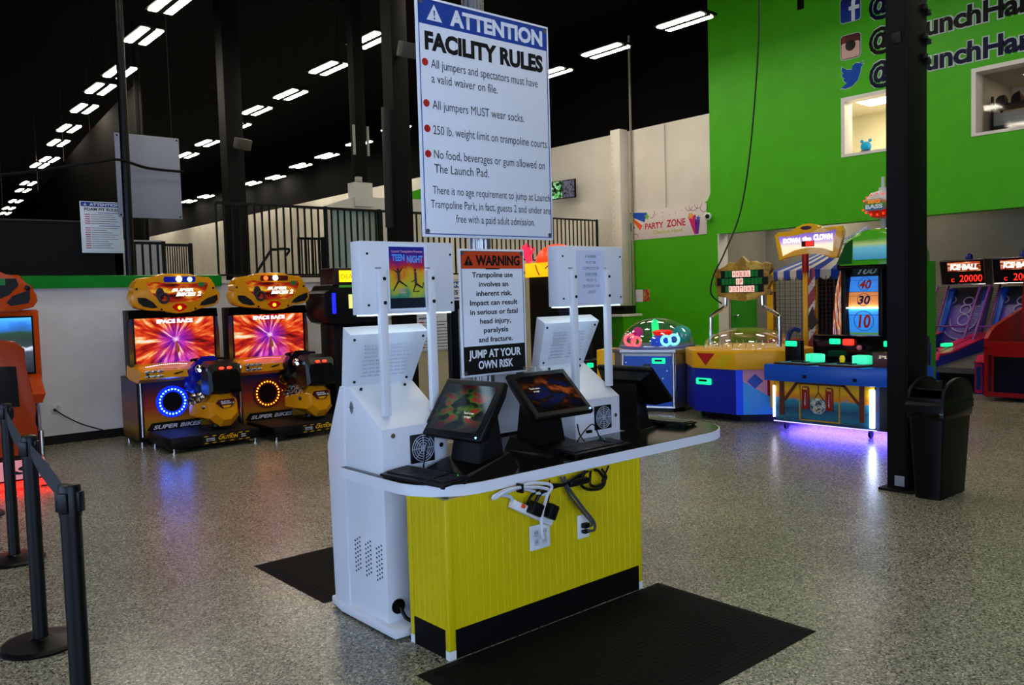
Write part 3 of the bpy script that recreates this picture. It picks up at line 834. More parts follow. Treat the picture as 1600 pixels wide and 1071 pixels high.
b.tube([(2.62, yc+.005, .61), (2.66, yc, .66), (2.78, yc, .675), (2.86, yc+.01, .665), (2.93, yc, .69), (2.97, yc+.01, .712)], .009, 8, 6)
b.tube([(2.56, yc, .60), (2.60, yc, .66), (2.7, yc, .69), (2.8, yc-.01, .68), (2.9, yc, .70), (2.99, yc+.01, .71)], .007, 8, 6)
b.tube([(2.95, yc, .712), (2.92, yc-.01, .66), (2.97, yc-.01, .625), (3.06, yc-.01, .615), (3.09, yc-.01, .65), (3.06, yc, .70), (3.03, yc, .712)], .008, 8, 6)
b.tube([(3.0, yc, .712), (2.98, yc-.015, .65), (3.04, yc-.01, .63), (3.1, yc-.012, .66), (3.08, yc, .71)], .007, 8, 6)
b.tube([(2.72, yc+.005, .712), (2.72, yc+.005, .65), (2.70, yc, .6)], .004, 6, 5)
b.tube([(3.08, yc, .645), (3.12, yc+.01, .68), (3.15, yc+.015, .712)], .005, 6, 5)
b.box(2.84, 2.97, yc-.02, yc+.02, .655, .69, .01)
tag(b.build('cable_bundle', BLACK), 'tangled bundle of black cables hanging under the desk edge', 'cable')
o = MB().tube([(2.82, yc+.005, .712), (2.83, yc, .67), (2.87, yc-.01, .61), (2.94, yc-.02, .52), (2.985, yc-.03, .46), (2.985, yc-.03, .42), (2.95, yc-.02, .42)], .007, 8, 6).tube([(2.80, yc+.01, .712), (2.82, yc, .66), (2.86, yc, .60), (2.93, yc-.015, .51), (2.97, yc-.03, .455), (2.965, yc-.02, .44)], .006, 8, 6).build('power_cable', mat('grey_cable', '#3a3c42', .5))
tag(o, 'pair of dark cables running down to the narrow outlet', 'cable')

# ------------------------------------------------------------------ mats on the floor
def mat_rubber():
    k = NT('anti_fatigue_rubber'); tc = k.n('TexCoord')
    v = k.n('TexVoronoi', Scale=34.0); k.l(tc.outputs['Object'], v.inputs['Vector']); v.inputs['Randomness'].default_value = .12
    r = k.ramp([(.0, '#ffffff'), (.35, '#ffffff'), (.5, '#000000')]); k.l(v.outputs['Distance'], r.inputs[0])
    bp = k.n('Bump', Strength=.9, Distance=.008); k.l(r.outputs[0], bp.inputs['Height']); k.l(bp.outputs[0], k.b.inputs['Normal'])
    k.b.inputs['Base Color'].default_value = lin('#030202')+(1,); k.set(Roughness=.75); k.b.inputs['Specular IOR Level'].default_value = .12
    return k.m
MATR = mat_rubber()
MATE = mat('mat_edge_rubber', '#0a0706', .8, spec=.15)
def floor_mat(x0, x1, y0, y1, label):
    t = thing('floor_mat', label, 'mat', ((x0+x1)/2, (y0+y1)/2, 0))
    a, b, e = (x1-x0)/2, (y1-y0)/2, .055
    m = MB()
    O = [(-a, -b, .002), (a, -b, .002), (a, b, .002), (-a, b, .002)]; I = [(-a+e, -b+e, .012), (a-e, -b+e, .012), (a-e, b-e, .012), (-a+e, b-e, .012)]
    for i in range(4): m.face([O[i], O[(i+1) % 4], I[(i+1) % 4], I[i]])
    m.face([(p[0], p[1], .0005) for p in O][::-1])
    bmesh.ops.remove_doubles(m.bm, verts=m.bm.verts, dist=1e-5)
    m.build('edge', MATE, t, smooth=False)
    MB().box(-a+e-.002, a-e+.002, -b+e-.002, b-e+.002, .002, .013).build('surface', MATR, t, smooth=False)
floor_mat(1.93, 3.53, 1.98, 2.915, 'black bubble-top rubber mat in front of the yellow counter')
floor_mat(2.06, 3.7, 3.97, 4.85, 'black rubber mat behind the white kiosks')

# ------------------------------------------------------------------ queue posts
BELT = mat('grey_belt', '#35353b', .7)
def stanchion(x, y, label):
    t = thing('queue_post', label, 'queue post', (x, y, 0))
    MB().lathe([(.175, 0), (.178, .012), (.165, .024), (.05, .036), (.04, .045)], seg=40).build('base', BLACKM, t)
    MB().lathe([(.033, .04), (.033, .93), (.033, .985)], seg=28).build('post', BLACKM, t)
    hd = MB().lathe([(.036, .9), (.036, 1.0), (.033, 1.008), (.02, 1.012)], seg=28)
    for k in range(4):
        a = PI/4+PI/2*k; c, s = math.cos(a), math.sin(a)
        hd.box(-.016, .016, .03, .045, .915, .985, .004, Matrix.Rotation(a, 3, 'Z'), (0, 0, 0))
    hd.build('belt_head', BLACKM, t)
    return t
P = [(.685, 3.10), (.825, 4.45), (1.01, 6.09), (1.04, 7.62)]
stanchion(*P[0], 'nearest black queue post, its base below the picture')
stanchion(*P[1], 'black queue post with round base, second nearest')
stanchion(*P[2], 'black queue post farther back beside the orange racing machine')
stanchion(*P[3], 'farthest black queue post, only its base edge showing at the left')
def belt(a, b, sag, label, p0=.045):
    A, B = Vector((a[0], a[1], 0)), Vector((b[0], b[1], 0)); d = (B-A).normalized()
    A += d*p0; B -= d*p0; m = MB(); n = 16
    nrm = Vector((d.y, -d.x, 0))*.0015
    secs = []
    for i in range(n+1):
        u = i/n; p = A.lerp(B, u); z = .95-sag*4*u*(1-u); tw = .012*math.sin(PI*u)
        q = Vector((d.y, -d.x, 0))*tw
        secs.append([p+nrm+Vector((0, 0, z-.024))-q, p-nrm+Vector((0, 0, z-.024))-q, p-nrm+Vector((0, 0, z+.024))+q, p+nrm+Vector((0, 0, z+.024))+q])
    m.loft([[tuple(v) for v in s] for s in secs])
    tag(m.build('queue_belt', BELT), label, 'belt')
belt(P[0], P[1], .01, 'grey retractable belt between the two nearest queue posts')
belt(P[1], P[2], .05, 'grey retractable belt sagging between the second and third queue posts')

# ------------------------------------------------------------------ black column and bin on the right
def column(name, x0, x1, y0, y1, label, extra=None):
    t = thing(name, label, 'column', ((x0+x1)/2, (y0+y1)/2, 0))
    a, b = (x1-x0)/2, (y1-y0)/2
    f = .018
    MB().box(-a, a, -b, -b+f, 0, ZC, .003).box(-a, a, b-f, b, 0, ZC, .003).box(-a*.05, a*.05, -b+f, b-f, 0, ZC).box(-a, -a+.01, -b+f, b-f, 0, ZC).build('shaft', STEELB, t)
    MB().box(-a-.05, a+.05, -b-.05, b+.05, 0, .018, .003).build('base_plate', STEELB, t)
    h = MB()
    for z in [0.8+.27*i for i in range(26)]:
        h.cyl((a*.45, -b-.004, z), (a*.45, -b+.002, z), .011, seg=8)
    h.build('bolt', mat('bolt_black', '#060505', .5), t)
    return t
t = column('steel_column', 6.44, 6.79, 2.84, 3.0, 'wide black steel column in front of the green wall')
b = MB()
for z in (3.35, 3.5, 3.72):
    b.box(.08, .13, -.11, -.075, z-.02, z+.02, .004).box(.14, .19, -.11, -.075, z-.05, z-.01, .004)
b.box(-.185, -.175, -.04, .03, 3.42, 3.5, .004)
b.build('clamp', mat('clamp_black', '#0c0b0b', .5), t)
MB().box(-.182, -.174, -.055, .02, .04, .12, .002).build('tape', mat('tape_silver', '#8c8e98', .3), t)
t = column('steel_column', 6.47, 6.73, 9.83, 10.09, 'black steel column with grey side channel left of the rules sign')
MB().box(-.24, -.15, -.06, .02, 2.6, 4.25, .004).build('channel', mat('channel_grey', '#2c2926', .6), t)
t = column('steel_column', 6.46, 6.8, 15.55, 15.87, 'black steel column rising behind the white left wall')

t = thing('trash_bin', 'tall slim black trash bin with a swing lid against the black column', 'bin', (6.56, 2.65, 0))
def rsec(a, b, z, r=.03):
    p = []
    for cx, cy, s in ((a-r, b-r, 0), (-a+r, b-r, 1), (-a+r, -b+r, 2), (a-r, -b+r, 3)):
        for k in range(4):
            q = PI/2*(s+k/3); p.append((cx+r*math.cos(q), cy+r*math.sin(q), z))
    return p
BIN = mat('bin_plastic', '#020202', .42, spec=.2)
MB().loft([rsec(.235, .095, 0), rsec(.265, .125, .62), rsec(.27, .128, .66)]).build('body', BIN, t)
MB().loft([rsec(.285, .142, .655), rsec(.285, .142, .70), rsec(.29, .147, .705), rsec(.275, .135, .73)]).build('rim', BIN, t)
bagm = MB(); secs = []
for z, g in ((.6, .004), (.63, .009), (.66, .004)): secs.append([(x*(1+.03*math.sin(9*x+3*z))+math.copysign(g, x), y+math.copysign(g, y), z+.01*math.sin(23*x)) for x, y, _ in rsec(.272, .13, z)])
bagm.loft(secs).build('bag_edge', BLACKG, t)
# lid: two rounded end cheeks with a sloped opening between them
prof = [(-.135, .72)]+[(.135*math.cos(PI-PI*k/12), .72+.19*math.sin(PI*k/12)) for k in range(13)]+[(.135, .72)]
lid = MB()
cheek = [(-.285*math.cos(PI*k/14)*1.0, 0) for k in range(2)]
arc = [(-.275, .725)]+[(-.275+.275*(k/14), .725+.15*math.sin(PI*.5*min(1, k/7))*(1 if k < 8 else math.cos((k-7)/7*PI/2))) for k in range(1, 15)]
arch = [(.27*math.cos(PI*k/16), .725+.17*math.sin(PI*k/16)**.8) for k in range(17)]
lid.prism(arch, -.135, -.11, 'y', .006).prism(arch, .11, .135, 'y', .006)
lid.box(-.275, -.245, -.12, .12, .72, .76, .006).box(.245, .275, -.12, .12, .72, .76, .006)
lid.build('lid', BIN, t)
MB().box(-.21, .21, -.105, .105, .74, .752, .004, Matrix.Rotation(.35, 3, 'Y'), (0, 0, .75)).build('swing_flap', BIN, t)
# ------------------------------------------------------------------ motorbike racing machines
HEADER = [(380,65),(440,50),(740,50),(800,75),(830,100),(960,95),(1000,130),(1010,190),(1040,230),(1045,270),(1090,310),(1085,380),(1060,440),(1000,465),(820,500),(720,520),(660,545),(560,545),(480,530),(450,500),(350,510),(230,495),(130,470),(80,420),(60,340),(75,290),(110,270),(85,215),(120,190),(125,140),(160,105),(330,100)]
MARQ = [(238,165),(330,150),(460,172),(780,178),(920,160),(945,190),(900,300),(820,385),(740,408),(620,398),(520,412),(390,388),(290,290)]
SPKL = [(130,340),(220,345),(300,400),(350,468),(290,475),(190,450),(140,400)]
SPKR = [(835,455),(860,410),(930,365),(1050,320),(1058,380),(1020,430),(900,455)]
LAMPB = [(445,88),(790,88),(800,110),(790,155),(440,155),(430,120)]
EYE = [(510,465),(560,425),(640,425),(690,462),(650,505),(600,527),(550,505)]
def hp(pts, w=1.0):      # header outline points to metres round the cabinet axis
    return [((x-583)*.001*w, 1.975-(y-50)*.00094) for x, y in pts]
SIDEART = grad_mat('cabinet_side_art', [(0, '#2a2418'), (.2, '#8a6a14'), (.35, '#5a3020'), (.55, '#7a2c18'), (.8, '#26305c'), (1, '#3a2a5a')], 2, 0, .25, 9.)
FRONTART = grad_mat('cabinet_front_art', [(0, '#241c0a'), (.15, '#9a7a10'), (.3, '#c07818'), (.5, '#a8341a'), (.75, '#6a1a30'), (.9, '#141c60'), (1, '#101850')], 2, 0, .12, 7.)
MARQART = blobs_mat('marquee_art', [(.3, '#300606'), (.42, '#8a120c'), (.52, '#c03a14'), (.62, '#e09020'), (.72, '#ffd040')], 3.5, .42, 2.2, '#100808')
SEATM = mat('black_vinyl', '#0a0a0b', .35)
FAIR = blobs_mat('engine_chrome_print', [(.35, '#2a2a2c'), (.5, '#8a8a90'), (.6, '#d0d0d4'), (.7, '#3a3a3c')], 9., 0, 1.)
def bike_machine(x, y, label, ringmat, blue, lampm):
    t = thing('racing_machine', label, 'arcade machine', (x, y, 0))
    MB().box(-.5, .5, .0, .62, .04, .78, .01).build('cabinet', BLACK, t)
    MB().box(-.502, -.498, .02, .6, .06, .76).box(.498, .502, .02, .6, .06, .76).build('side_art', SIDEART, t, smooth=False)
    MB().box(-.44, .46, -.004, .0, .08, .77).build('front_art', FRONTART, t, smooth=False)
    b = MB().cyl((-.47, -.012, .76), (-.47, -.012, .1), .016, seg=10).cyl((.47, -.012, .76), (.47, -.012, .1), .016, seg=10)
    b.build('edge_rail', CHROME, t)
    b = MB()
    for a in (-.46, .46):
        for c in (.06, .56): b.cyl((a, c, 0), (a, c, .05), .02, seg=10)
    b.build('foot', CHROME, t)
    # speaker with a ring of lights
    sp = MB().cyl((-.12, -.02, .48), (-.12, -.002, .48), .185, seg=36).build('speaker', mat('speaker_ring_'+('blue' if blue else 'clear'), '#0a1f8a' if blue else '#5a2420', .2, emit=.5 if blue else 0, ecol='#0b2fff'), t)
    MB().cyl((-.12, -.024, .48), (-.12, -.019, .48), .115, seg=32).build('cone', BLACK, sp)
    d = MB()
    for k in range(24):
        a = 2*PI*k/24; d.ball((-.12+.145*math.cos(a), -.024, .48+.145*math.sin(a)), .0085, 8)
    d.build('ring_light', ringmat, sp)
    MB().prism([(-.42, .17), (-.36, .25), (.2, .25), (.2, .15), (-.30, .14)], -.01, -.003, 'y').build('badge', BLACKINK, t, smooth=False)
    lettering(t, SIGNW, [('SUPER BIKES', -.35, .19, .175, .045)], -.011, bold=.03, slant=.3, name='badge_text')
    # console
    co = MB().loft([[(-.52, -.10, .73), (.52, -.10, .73), (.54, .12, .76), (-.54, .12, .76)], [(-.53, -.22, .78), (.53, -.22, .78), (.55, .2, .80), (-.55, .2, .80)], [(-.5, -.2, .86), (.5, -.2, .86), (.54, .2, .92), (-.54, .2, .92)], [(-.44, -.04, .90), (.44, -.04, .90), (.5, .22, .97), (-.5, .22, .97)]])
    c = co.build('console', YPLASTIC, t, angle=40)
    g = MB()
    for zz in (.805, .86):
        for k, xx in enumerate((-.44, -.37, -.30)): g.ball((xx, -.215, zz), (.036, .012, .02), 10)
    g.build('headlamp', CHROME, c)
    g = MB().ball((-.44, -.2, .83), (.02, .03, .05), 8)
    for xx in (-.1, .06, .3): g.prism([(xx-.06, .825), (xx+.05, .845), (xx+.06, .835), (xx-.03, .81)], -.216, -.205, 'y')
    g.build('vent', BLACK, c)
    d = MB()
    for k in range(22): d.ball((-.40+.022*k, -.03-.0, .905+.02*math.sin(PI*k/24)), .006, 6)
    for k in range(9): d.ball((.24+.022*k, -.03, .925+.002*k), .006, 6)
    d.build('light_string', mat('string_white', '#ffffff', .4, emit=1.3, ecol='#e8ecff') if blue else mat('led_pink', '#ff5060', .4, emit=3, ecol='#ff6070'), c)
    # monitor leaning back
    R = Matrix.Rotation(-.05, 3, 'X')
    MB().box(-.53, .51, .1, .3, .80, 1.56, .008).build('monitor_case', BLACK, t)
    MB().prism([(-.535, .9), (-.49, .9), (-.49, 1.5), (-.515, 1.53), (-.535, 1.3)], .09, .098, 'y').prism([(.475, .9), (.515, .9), (.515, 1.3), (.49, 1.53), (.475, 1.5)], .09, .098, 'y').build('bezel_art', SIDEART, t, smooth=False)
    s = MB().box(-.465, .45, .09, .1, .905, 1.475).build('screen', BURST, t, smooth=False)
    lettering(s, mat('screen_title', '#ffffff', .4, emit=1.3, ecol='#f0d8ff'), [('SPACE RACE', -.22, .2, 1.40, .042)], .088, bold=.05, name='title')
    MB().ball((.0, .088, 1.15), (.016, .003, .035), 10).ball((.012, .088, 1.09), (.02, .003, .05), 10).build('rider_figure', mat('rider_shape', '#6a2a18', .4, emit=.35, ecol='#a04a20'), s)
    MB().prism([(-.535, 1.46), (.51, 1.46), (.49, 1.56), (-.51, 1.56)], .085, .11, 'y').build('top_bezel', BLACKG, t, smooth=False)
    # header
    h = MB().prism(hp(HEADER), -.02, .16, 'y', .014).build('header', YPLASTIC, t)
    MB().prism(hp(MARQ), -.027, -.018, 'y').build('marquee', MARQART, h, smooth=False)
    lettering(h, mat('marquee_text', '#fff4e0', .4, emit=1.0, ecol='#fff0dc'), [('SUPER', -.07, .19, 1.765, .035), ('BIKES', -.02, .2, 1.712, .04), ('2', .225, .27, 1.712, .05)], -.029, bold=.05, slant=.25, name='marquee_text')
    MB().ball((-.2, -.028, 1.74), (.05, .006, .075), 10).torus((-.16, -.03, 1.69), .05, .018, 'y', 16, 6).build('marquee_picture', mat('marquee_bike', '#2a2024', .5), h)
    MB().box(.25, .32, -.031, -.027, 1.82, 1.87).build('sticker', mat('green_sticker', '#1f7a34', .5), h, smooth=False)
    MB().prism(hp(SPKL), -.027, -.018, 'y').prism(hp(SPKR), -.027, -.018, 'y').build('speaker_grille', mat('grille_dark', '#0c0d10', .5), h, smooth=False)
    MB().prism(hp(EYE), -.027, -.018, 'y').build('eye_lens', mat('red_lens', '#6a0806', .15, emit=.25, ecol='#c01008'), h, smooth=False)
    MB().ball((.015, -.03, 1.575), .022, 12).build('eye_lamp', mat('lamp_orange', '#ff6a10', .4, emit=6, ecol='#ff6a10'), h)
    bar = MB().prism(hp(LAMPB), -.028, -.018, 'y').build('beacon_bar', mat('beacon_dark_'+('blue' if blue else 'red'), '#0c1030' if blue else '#2a1410', .2, emit=.12 if blue else .05, ecol='#1a2cff' if blue else '#a03010'), h, smooth=False)
    if blue: MB().ball((.02, -.036, 1.91), .034, 12).build('beacon', LEDW, bar); MB().ball((.145, -.036, 1.905), .028, 12).build('beacon', LEDBS, bar)
    else: MB().ball((-.085, -.036, 1.908), .027, 12).build('beacon', mat('beacon_red', '#ff3010', .4, emit=6, ecol='#ff3010'), bar); MB().ball((.04, -.036, 1.91), .032, 12).build('beacon', LEDW, bar)
    b = MB()
    for xx, zz in ((-.455, 1.80), (.425, 1.80), (-.19, 1.56), (.2, 1.56)): b.cyl((xx, -.026, zz), (xx, -.02, zz), .013, seg=10)
    b.build('bolt', BLACK, h)
    # platform with warning plate
    pf = MB().box(-.44, .56, -.86, -.1, .055, .165, .008).build('platform', BLACKM, t)
    MB().box(-.43, .55, -.85, -.1, .165, .171).build('tread', RUBBER, pf, smooth=False)
    MB().box(-.1, .42, -.866, -.86, .068, .155).build('warning_plate', BLACKINK, pf, smooth=False)
    b = MB()
    for i, xx in enumerate((-.09, -.0, .09, .2, .3, .38)):
        b.prism([(xx, .07), (xx+.04, .07), (xx+.055, .078), (xx+.015, .078)], -.8685, -.866, 'y').prism([(xx, .145), (xx+.04, .145), (xx+.055, .153), (xx+.015, .153)], -.8685, -.866, 'y')
    b.build('hazard_stripe', YELLOW, pf, smooth=False)
    lettering(pf, YELLOW, [('CAUTION', .07, .29, .10, .038)], -.868, bold=.03, slant=.2)
    lettering(pf, SIGNW, [('ONE RIDER', -.065, .035, .115, .014), ('AT A TIME', -.065, .035, .094, .014), ('STAY', .335, .39, .118, .014), ('BACK', .335, .39, .097, .014)], -.868, bold=.03)
    b = MB()
    for xx in (-.4, .52):
        for yy in (-.82, -.2): b.cyl((xx, yy, 0), (xx, yy, .012), .026, seg=12).cyl((xx, yy, .01), (xx, yy, .06), .011, seg=10)
    b.build('platform_foot', CHROME, t)
    # the motorbike
    bx = .22
    def oct(w, z0, z1, y, lean=0):
        zc = (z0+z1)/2; h = (z1-z0)/2
        return [(bx+w*c*(1 if abs(s) < .9 else .6), y+lean*(s*h), zc+h*s) for c, s in ((-1, -.5), (-.6, -1), (.6, -1), (1, -.5), (1, .4), (.7, 1), (-.7, 1), (-1, .4))]
    bk = MB().loft([oct(.12, .30, .58, -.75, .25), oct(.17, .22, .62, -.68, .2), oct(.23, .24, .58, -.5), oct(.25, .27, .52, -.3), oct(.16, .3, .6, -.1)])
    bike = bk.build('bike_body', YPLASTIC, t, angle=24)
    MB().cyl((bx, -.45, .165), (bx, -.45, .3), .06, .045, seg=14).box(bx-.12, bx+.12, -.6, -.3, .165, .19, .005).build('bike_stem', BLACKM, t)
    MB().loft([oct(.08, .60, .70, -.80), oct(.14, .58, .74, -.7), oct(.14, .58, .74, -.5), oct(.12, .56, .70, -.35), oct(.17, .56, .84, -.2), oct(.15, .6, .95, -.05)]).build('seat', SEATM, bike, angle=25)
    def rs(w, z0, z1, y, lean=0.): return [(bx-w, y, z0), (bx+w, y, z0), (bx+w, y+lean, z1-.04), (bx+w*.8, y+lean, z1), (bx-w*.8, y+lean, z1), (bx-w, y+lean, z1-.04)]
    MB().loft([rs(.16, .64, .86, -.82, .03), rs(.19, .60, .93, -.78, .03), rs(.19, .58, .96, -.55), rs(.12, .6, .86, -.36)]).build('tail', mat('tail_black', '#050505', .3), bike, angle=20)
    MB().ball((bx-.045, -.79, .885), (.03, .02, .015), 10).ball((bx+.045, -.79, .885), (.03, .02, .015), 10).build('tail_light', LEDR, bike)
    MB().ball((bx-.23, -.6, .88), (.04, .045, .05), 12).ball((bx+.23, -.6, .88), (.03, .03, .035), 12).build('turn_lamp', CHROME, bike)
    MB().ball((bx-.235, -.645, .865), .018, 8).ball((bx+.235, -.63, .87), .016, 8).build('turn_bulb', mat('bulb_blue', '#c0d4ff', .4, emit=2.5, ecol='#a8c4ff'), bike)
    eng = MB()
    rr = random.Random(3)
    for k in range(16): 
        a, b_, c_ = -.22+rr.random()*.06, -.62+rr.random()*.4, .42+rr.random()*.16
        eng.ball((bx+a, b_, c_), (.045, .05, .04), 8)
    eng.build('engine', CHROME, bike)
    MB().loft([oct(.2, .55, .78, -.05), oct(.24, .52, .95, -.16), oct(.18, .60, 1.0, -.28)]).build('fairing', mat('fairing_dark_'+('blue' if blue else 'black'), '#0a1a9a' if blue else '#0c0b0c', .25), bike, angle=60)
    MB().torus((bx, -.3, .96), .19, .016, 'z', 20, 8, arc=(.02, .48)).build('handlebar', BLACK, bike)
    MB().prism([(bx-.11, .49), (bx-.08, .525), (bx+.09, .53), (bx+.11, .49), (bx+.05, .43), (bx-.05, .43)], -.77, -.73, 'y', .004).build('tail_badge', mat('badge_dark', '#4a0a10', .3), bike)
    lettering(bike, SIGNW, [('SUPER', bx-.07, bx+.04, .50, .014), ('BIKES 2', bx-.06, bx+.09, .478, .016)], -.772, bold=.04, slant=.2)
    MB().prism([(bx-.05, .46), (bx+.06, .46), (bx+.03, .435), (bx-.03, .435)], -.774, -.77, 'y').build('badge_stripe', YELLOW, bike, smooth=False)
    MB().box(bx-.02, bx+.02, -.735, -.715, .25, .43, .004).build('tail_bracket', STEEL, bike)
    return t
bike_machine(3.47, 10.0, 'yellow motorbike racing machine with a blue ring of lights, left of the pair', LEDB, True, LEDBS)
bike_machine(4.58, 9.85, 'yellow motorbike racing machine with an amber ring of lights, right of the pair', LEDO, False, LEDR)
# plug and lead on the wall
t = thing('outlet', 'white outlet on the left wall with a black plug', 'outlet', (2.29, YL, .36))
MB().box(0, .11, -.007, .0, 0, .125, .003).build('plate', WHITEP, t)
MB().box(.02, .05, -.012, -.006, .02, .05, .003).box(.06, .09, -.012, -.006, .07, .1, .003).build('socket', MC['socket_grey'], t)
MB().box(.02, .05, -.04, -.008, .04, .065, .004).build('plug', BLACK, t)
o = MB().tube([(2.33, YL-.035, .41), (2.42, YL-.03, .33), (2.6, YL-.03, .21), (2.8, YL-.03, .12), (2.98, YL-.06, .04), (3.05, YL-.3, .012)], .008, 6, 6).build('power_cable', BLACK)
tag(o, 'black lead running along the white left wall from the outlet to the racing machine', 'cable')

# ------------------------------------------------------------------ orange racing machine cut by the left edge
t = thing('racing_machine', 'orange car racing machine with driver seat at the left edge', 'arcade machine', (1.42, 10.0, 0))
MB().box(-.62, .56, .0, .7, .02, .80, .01).build('cabinet', BLACK, t)
MB().box(-.66, .61, .05, .32, .8, 1.60, .02).build('monitor_case', OPLASTIC, t)
MB().box(-.6, .55, .04, .055, .92, 1.54, .004).build('screen_bezel', BLACK, t)
RACE = grad_mat('race_track_screen', [(0, '#0c1018'), (.22, '#1c2630'), (.4, '#39414c'), (.47, '#c8d4e4'), (.52, '#2a3438'), (.62, '#122a1c'), (.75, '#1a3c24'), (.86, '#1f6ac8'), (1, '#4ab4ff')], 2, .8, .4, 3.5)
MB().box(-.58, .53, .03, .041, .94, 1.52).build('screen', RACE, t, smooth=False)
MB().loft([[(-.6, -.12, .62), (.56, -.12, .62), (.58, .1, .64), (-.6, .1, .64)], [(-.6, -.2, .72), (.58, -.2, .72), (.6, .1, .72), (-.6, .1, .72)], [(-.6, -.14, .86), (.56, -.14, .86), (.6, .1, .93), (-.6, .1, .93)]]).build('console', OPLASTIC, t, angle=40)
MB().box(.2, .42, -.215, -.19, .70, .82, .006).build('coin_panel', BLACKG, t)
b = MB()
for xx in (.25, .33, .38): 
    for zz in (.74, .78): b.ball((xx, -.215, zz), .012, 8)
b.build('button', CHROME, t)
OH = [(0, 2.03), (.06, 2.08), (.18, 2.09), (.26, 2.03), (.30, 1.99), (.42, 2.0), (.46, 1.97), (.47, 1.91), (.55, 1.88), (.54, 1.83), (.58, 1.8), (.59, 1.72), (.55, 1.66), (.4, 1.62), (0, 1.6)]
OH = [(x, z-.03) for x, z in OH]
OHF = OH+[(-x, z) for x, z in OH[::-1][1:-1]]
h = MB().prism(OHF[::-1], -.04, .16, 'y', .014).build('header', OPLASTIC, t)
MQ = [(.02, 1.92), (.4, 1.93), (.42, 1.86), (.33, 1.76), (.2, 1.7), (.0, 1.67)]
MB().prism((MQ+[(-x, z) for x, z in MQ[::-1]])[::-1], -.047, -.038, 'y').build('marquee', mat('marquee_black', '#060706', .5), h, smooth=False)
MB().prism([(.3, 1.68), (.36, 1.75), (.52, 1.81), (.52, 1.72), (.5, 1.67), (.34, 1.645)], -.047, -.038, 'y').prism([(-.34, 1.645), (-.5, 1.67), (-.52, 1.72), (-.52, 1.81), (-.36, 1.75), (-.3, 1.68)], -.047, -.038, 'y').build('speaker_grille', MC['grille_dark'], h, smooth=False)
lettering(h, mat('marquee_white', '#f0ece4', .4, emit=.5, ecol='#fff4ea'), [('FAST &', -.16, .12, 1.845, .035), ('FURIOUS', -.2, .15, 1.80, .035)], -.049, bold=.05, slant=.2, name='marquee_text')
lettering(h, mat('marquee_red', '#f05030', .4, emit=.7, ecol='#ff5030'), [('SUPERCARS', -.3, .22, 1.745, .035)], -.049, bold=.05, slant=.2, name='marquee_text')
MB().box(.2, .3, -.05, -.046, 1.86, 1.93).build('sticker', MC['green_sticker'], h, smooth=False)
MB().ball((.5, -.04, 1.83), .03, 10).build('bolt', BLACK, h)
MB().ball((.0, -.04, 1.98), (.1, .03, .06), 12).build('lamp_pod', BLACKG, h)
MB().cyl((.54, -.02, .62), (.54, -.02, .05), .015, seg=10).build('edge_rail', CHROME, t)
# seat shell and side plate
ds = MB().prism([(-.2, .3), (.2, .3), (.22, .42), (.24, .52), (.2, .6), (.24, .72), (.20, .8), (.2, .95), (.15, 1.15), (.17, 1.25), (.1, 1.32), (.0, 1.34), (-.2, 1.3)], -1.5, -1.38, 'y', .015)
so = ds.build('driver_seat', mat('seat_orange', '#9a3206', .3), t)
MB().prism([(-.2, .75), (.1, .74), (.09, 1.1), (-.2, 1.12)], -1.51, -1.5, 'y').build('seat_panel', BLACKG, so, smooth=False)
MB().box(-.55, .3, -1.55, -.3, .08, .2, .01).build('seat_base', BLACKM, t)
MB().box(-.5, .26, -1.57, -1.55, .1, .27, .004).build('step_plate', mat('pink_step_print', '#d88a90', .4, emit=.25, ecol='#e08890'), t)
lettering(t, BLACKINK, [('S', .0, .14, .15, .07)], -1.572, bold=.05, slant=.3, name='step_mark')
MB().box(-.55, .32, -1.56, -.3, .02, .06, .01).build('underglow', mat('led_red_strip', '#ff2010', .4, emit=2.2, ecol='#ff2018'), t, smooth=False)
MB().ball((.24, -.9, .62), (.07, .12, .12), 12).build('side_pod', OPLASTIC, t)
MB().cyl((.27, -1.45, .2), (.27, -1.45, .5), .018, seg=10).build('grab_rail', CHROME, t)
MB().box(.1, .14, -.3, -.28, .5, .52).build('red_lamp', LEDR, t, smooth=False)
for p in (): pass
b = MB()
for xx in (-.5, .26):
    for yy in (-1.5, -.4): b.cyl((xx, yy, 0), (xx, yy, .03), .03, seg=10)
b.build('foot', BLACK, t)

# ------------------------------------------------------------------ deal game seen between the kiosk box and bike machine
t = thing('prize_game', 'black hanging game head with lit yellow DEAL sign and blue light strip', 'arcade machine', (5.13, 9.5, 0))
MB().prism([(-.02, 1.42), (.04, 1.33), (.16, 1.30), (.9, 1.3), (.9, 1.84), (.16, 1.84), (.1, 1.8), (.08, 1.74), (-.02, 1.70)], 0, .5, 'y', .01).build('cabinet_head', BLACK, t)
MB().box(.15, .9, .1, .45, 0, 1.3, .01).build('cabinet', BLACK, t)
MB().box(.12, .92, -.03, .35, 1.80, 2.02, .012).build('sign_case', mat('sign_case_brown', '#2a0c08', .4), t)
s = MB().box(.19, .9, -.036, -.03, 1.84, 1.985).build('sign_face', mat('deal_yellow', '#ffd010', .4, emit=1.2, ecol='#ffcf10'), t, smooth=False)
lettering(s, mat('deal_ink', '#7a5a08', .5), [('DEAL', .215, .42, 1.88, .06)], -.038, bold=.0)
MB().box(.09, .14, -.012, -.0, 1.44, 1.70, .004).build('light_strip', mat('led_blue_bar', '#1020ff', .4, emit=1.8, ecol='#1018ff'), t)
MB().box(.33, .6, -.008, 0, 1.5, 1.68).build('picture', mat('deal_print', '#d8d878', .4, emit=.5, ecol='#e0e080'), t, smooth=False)
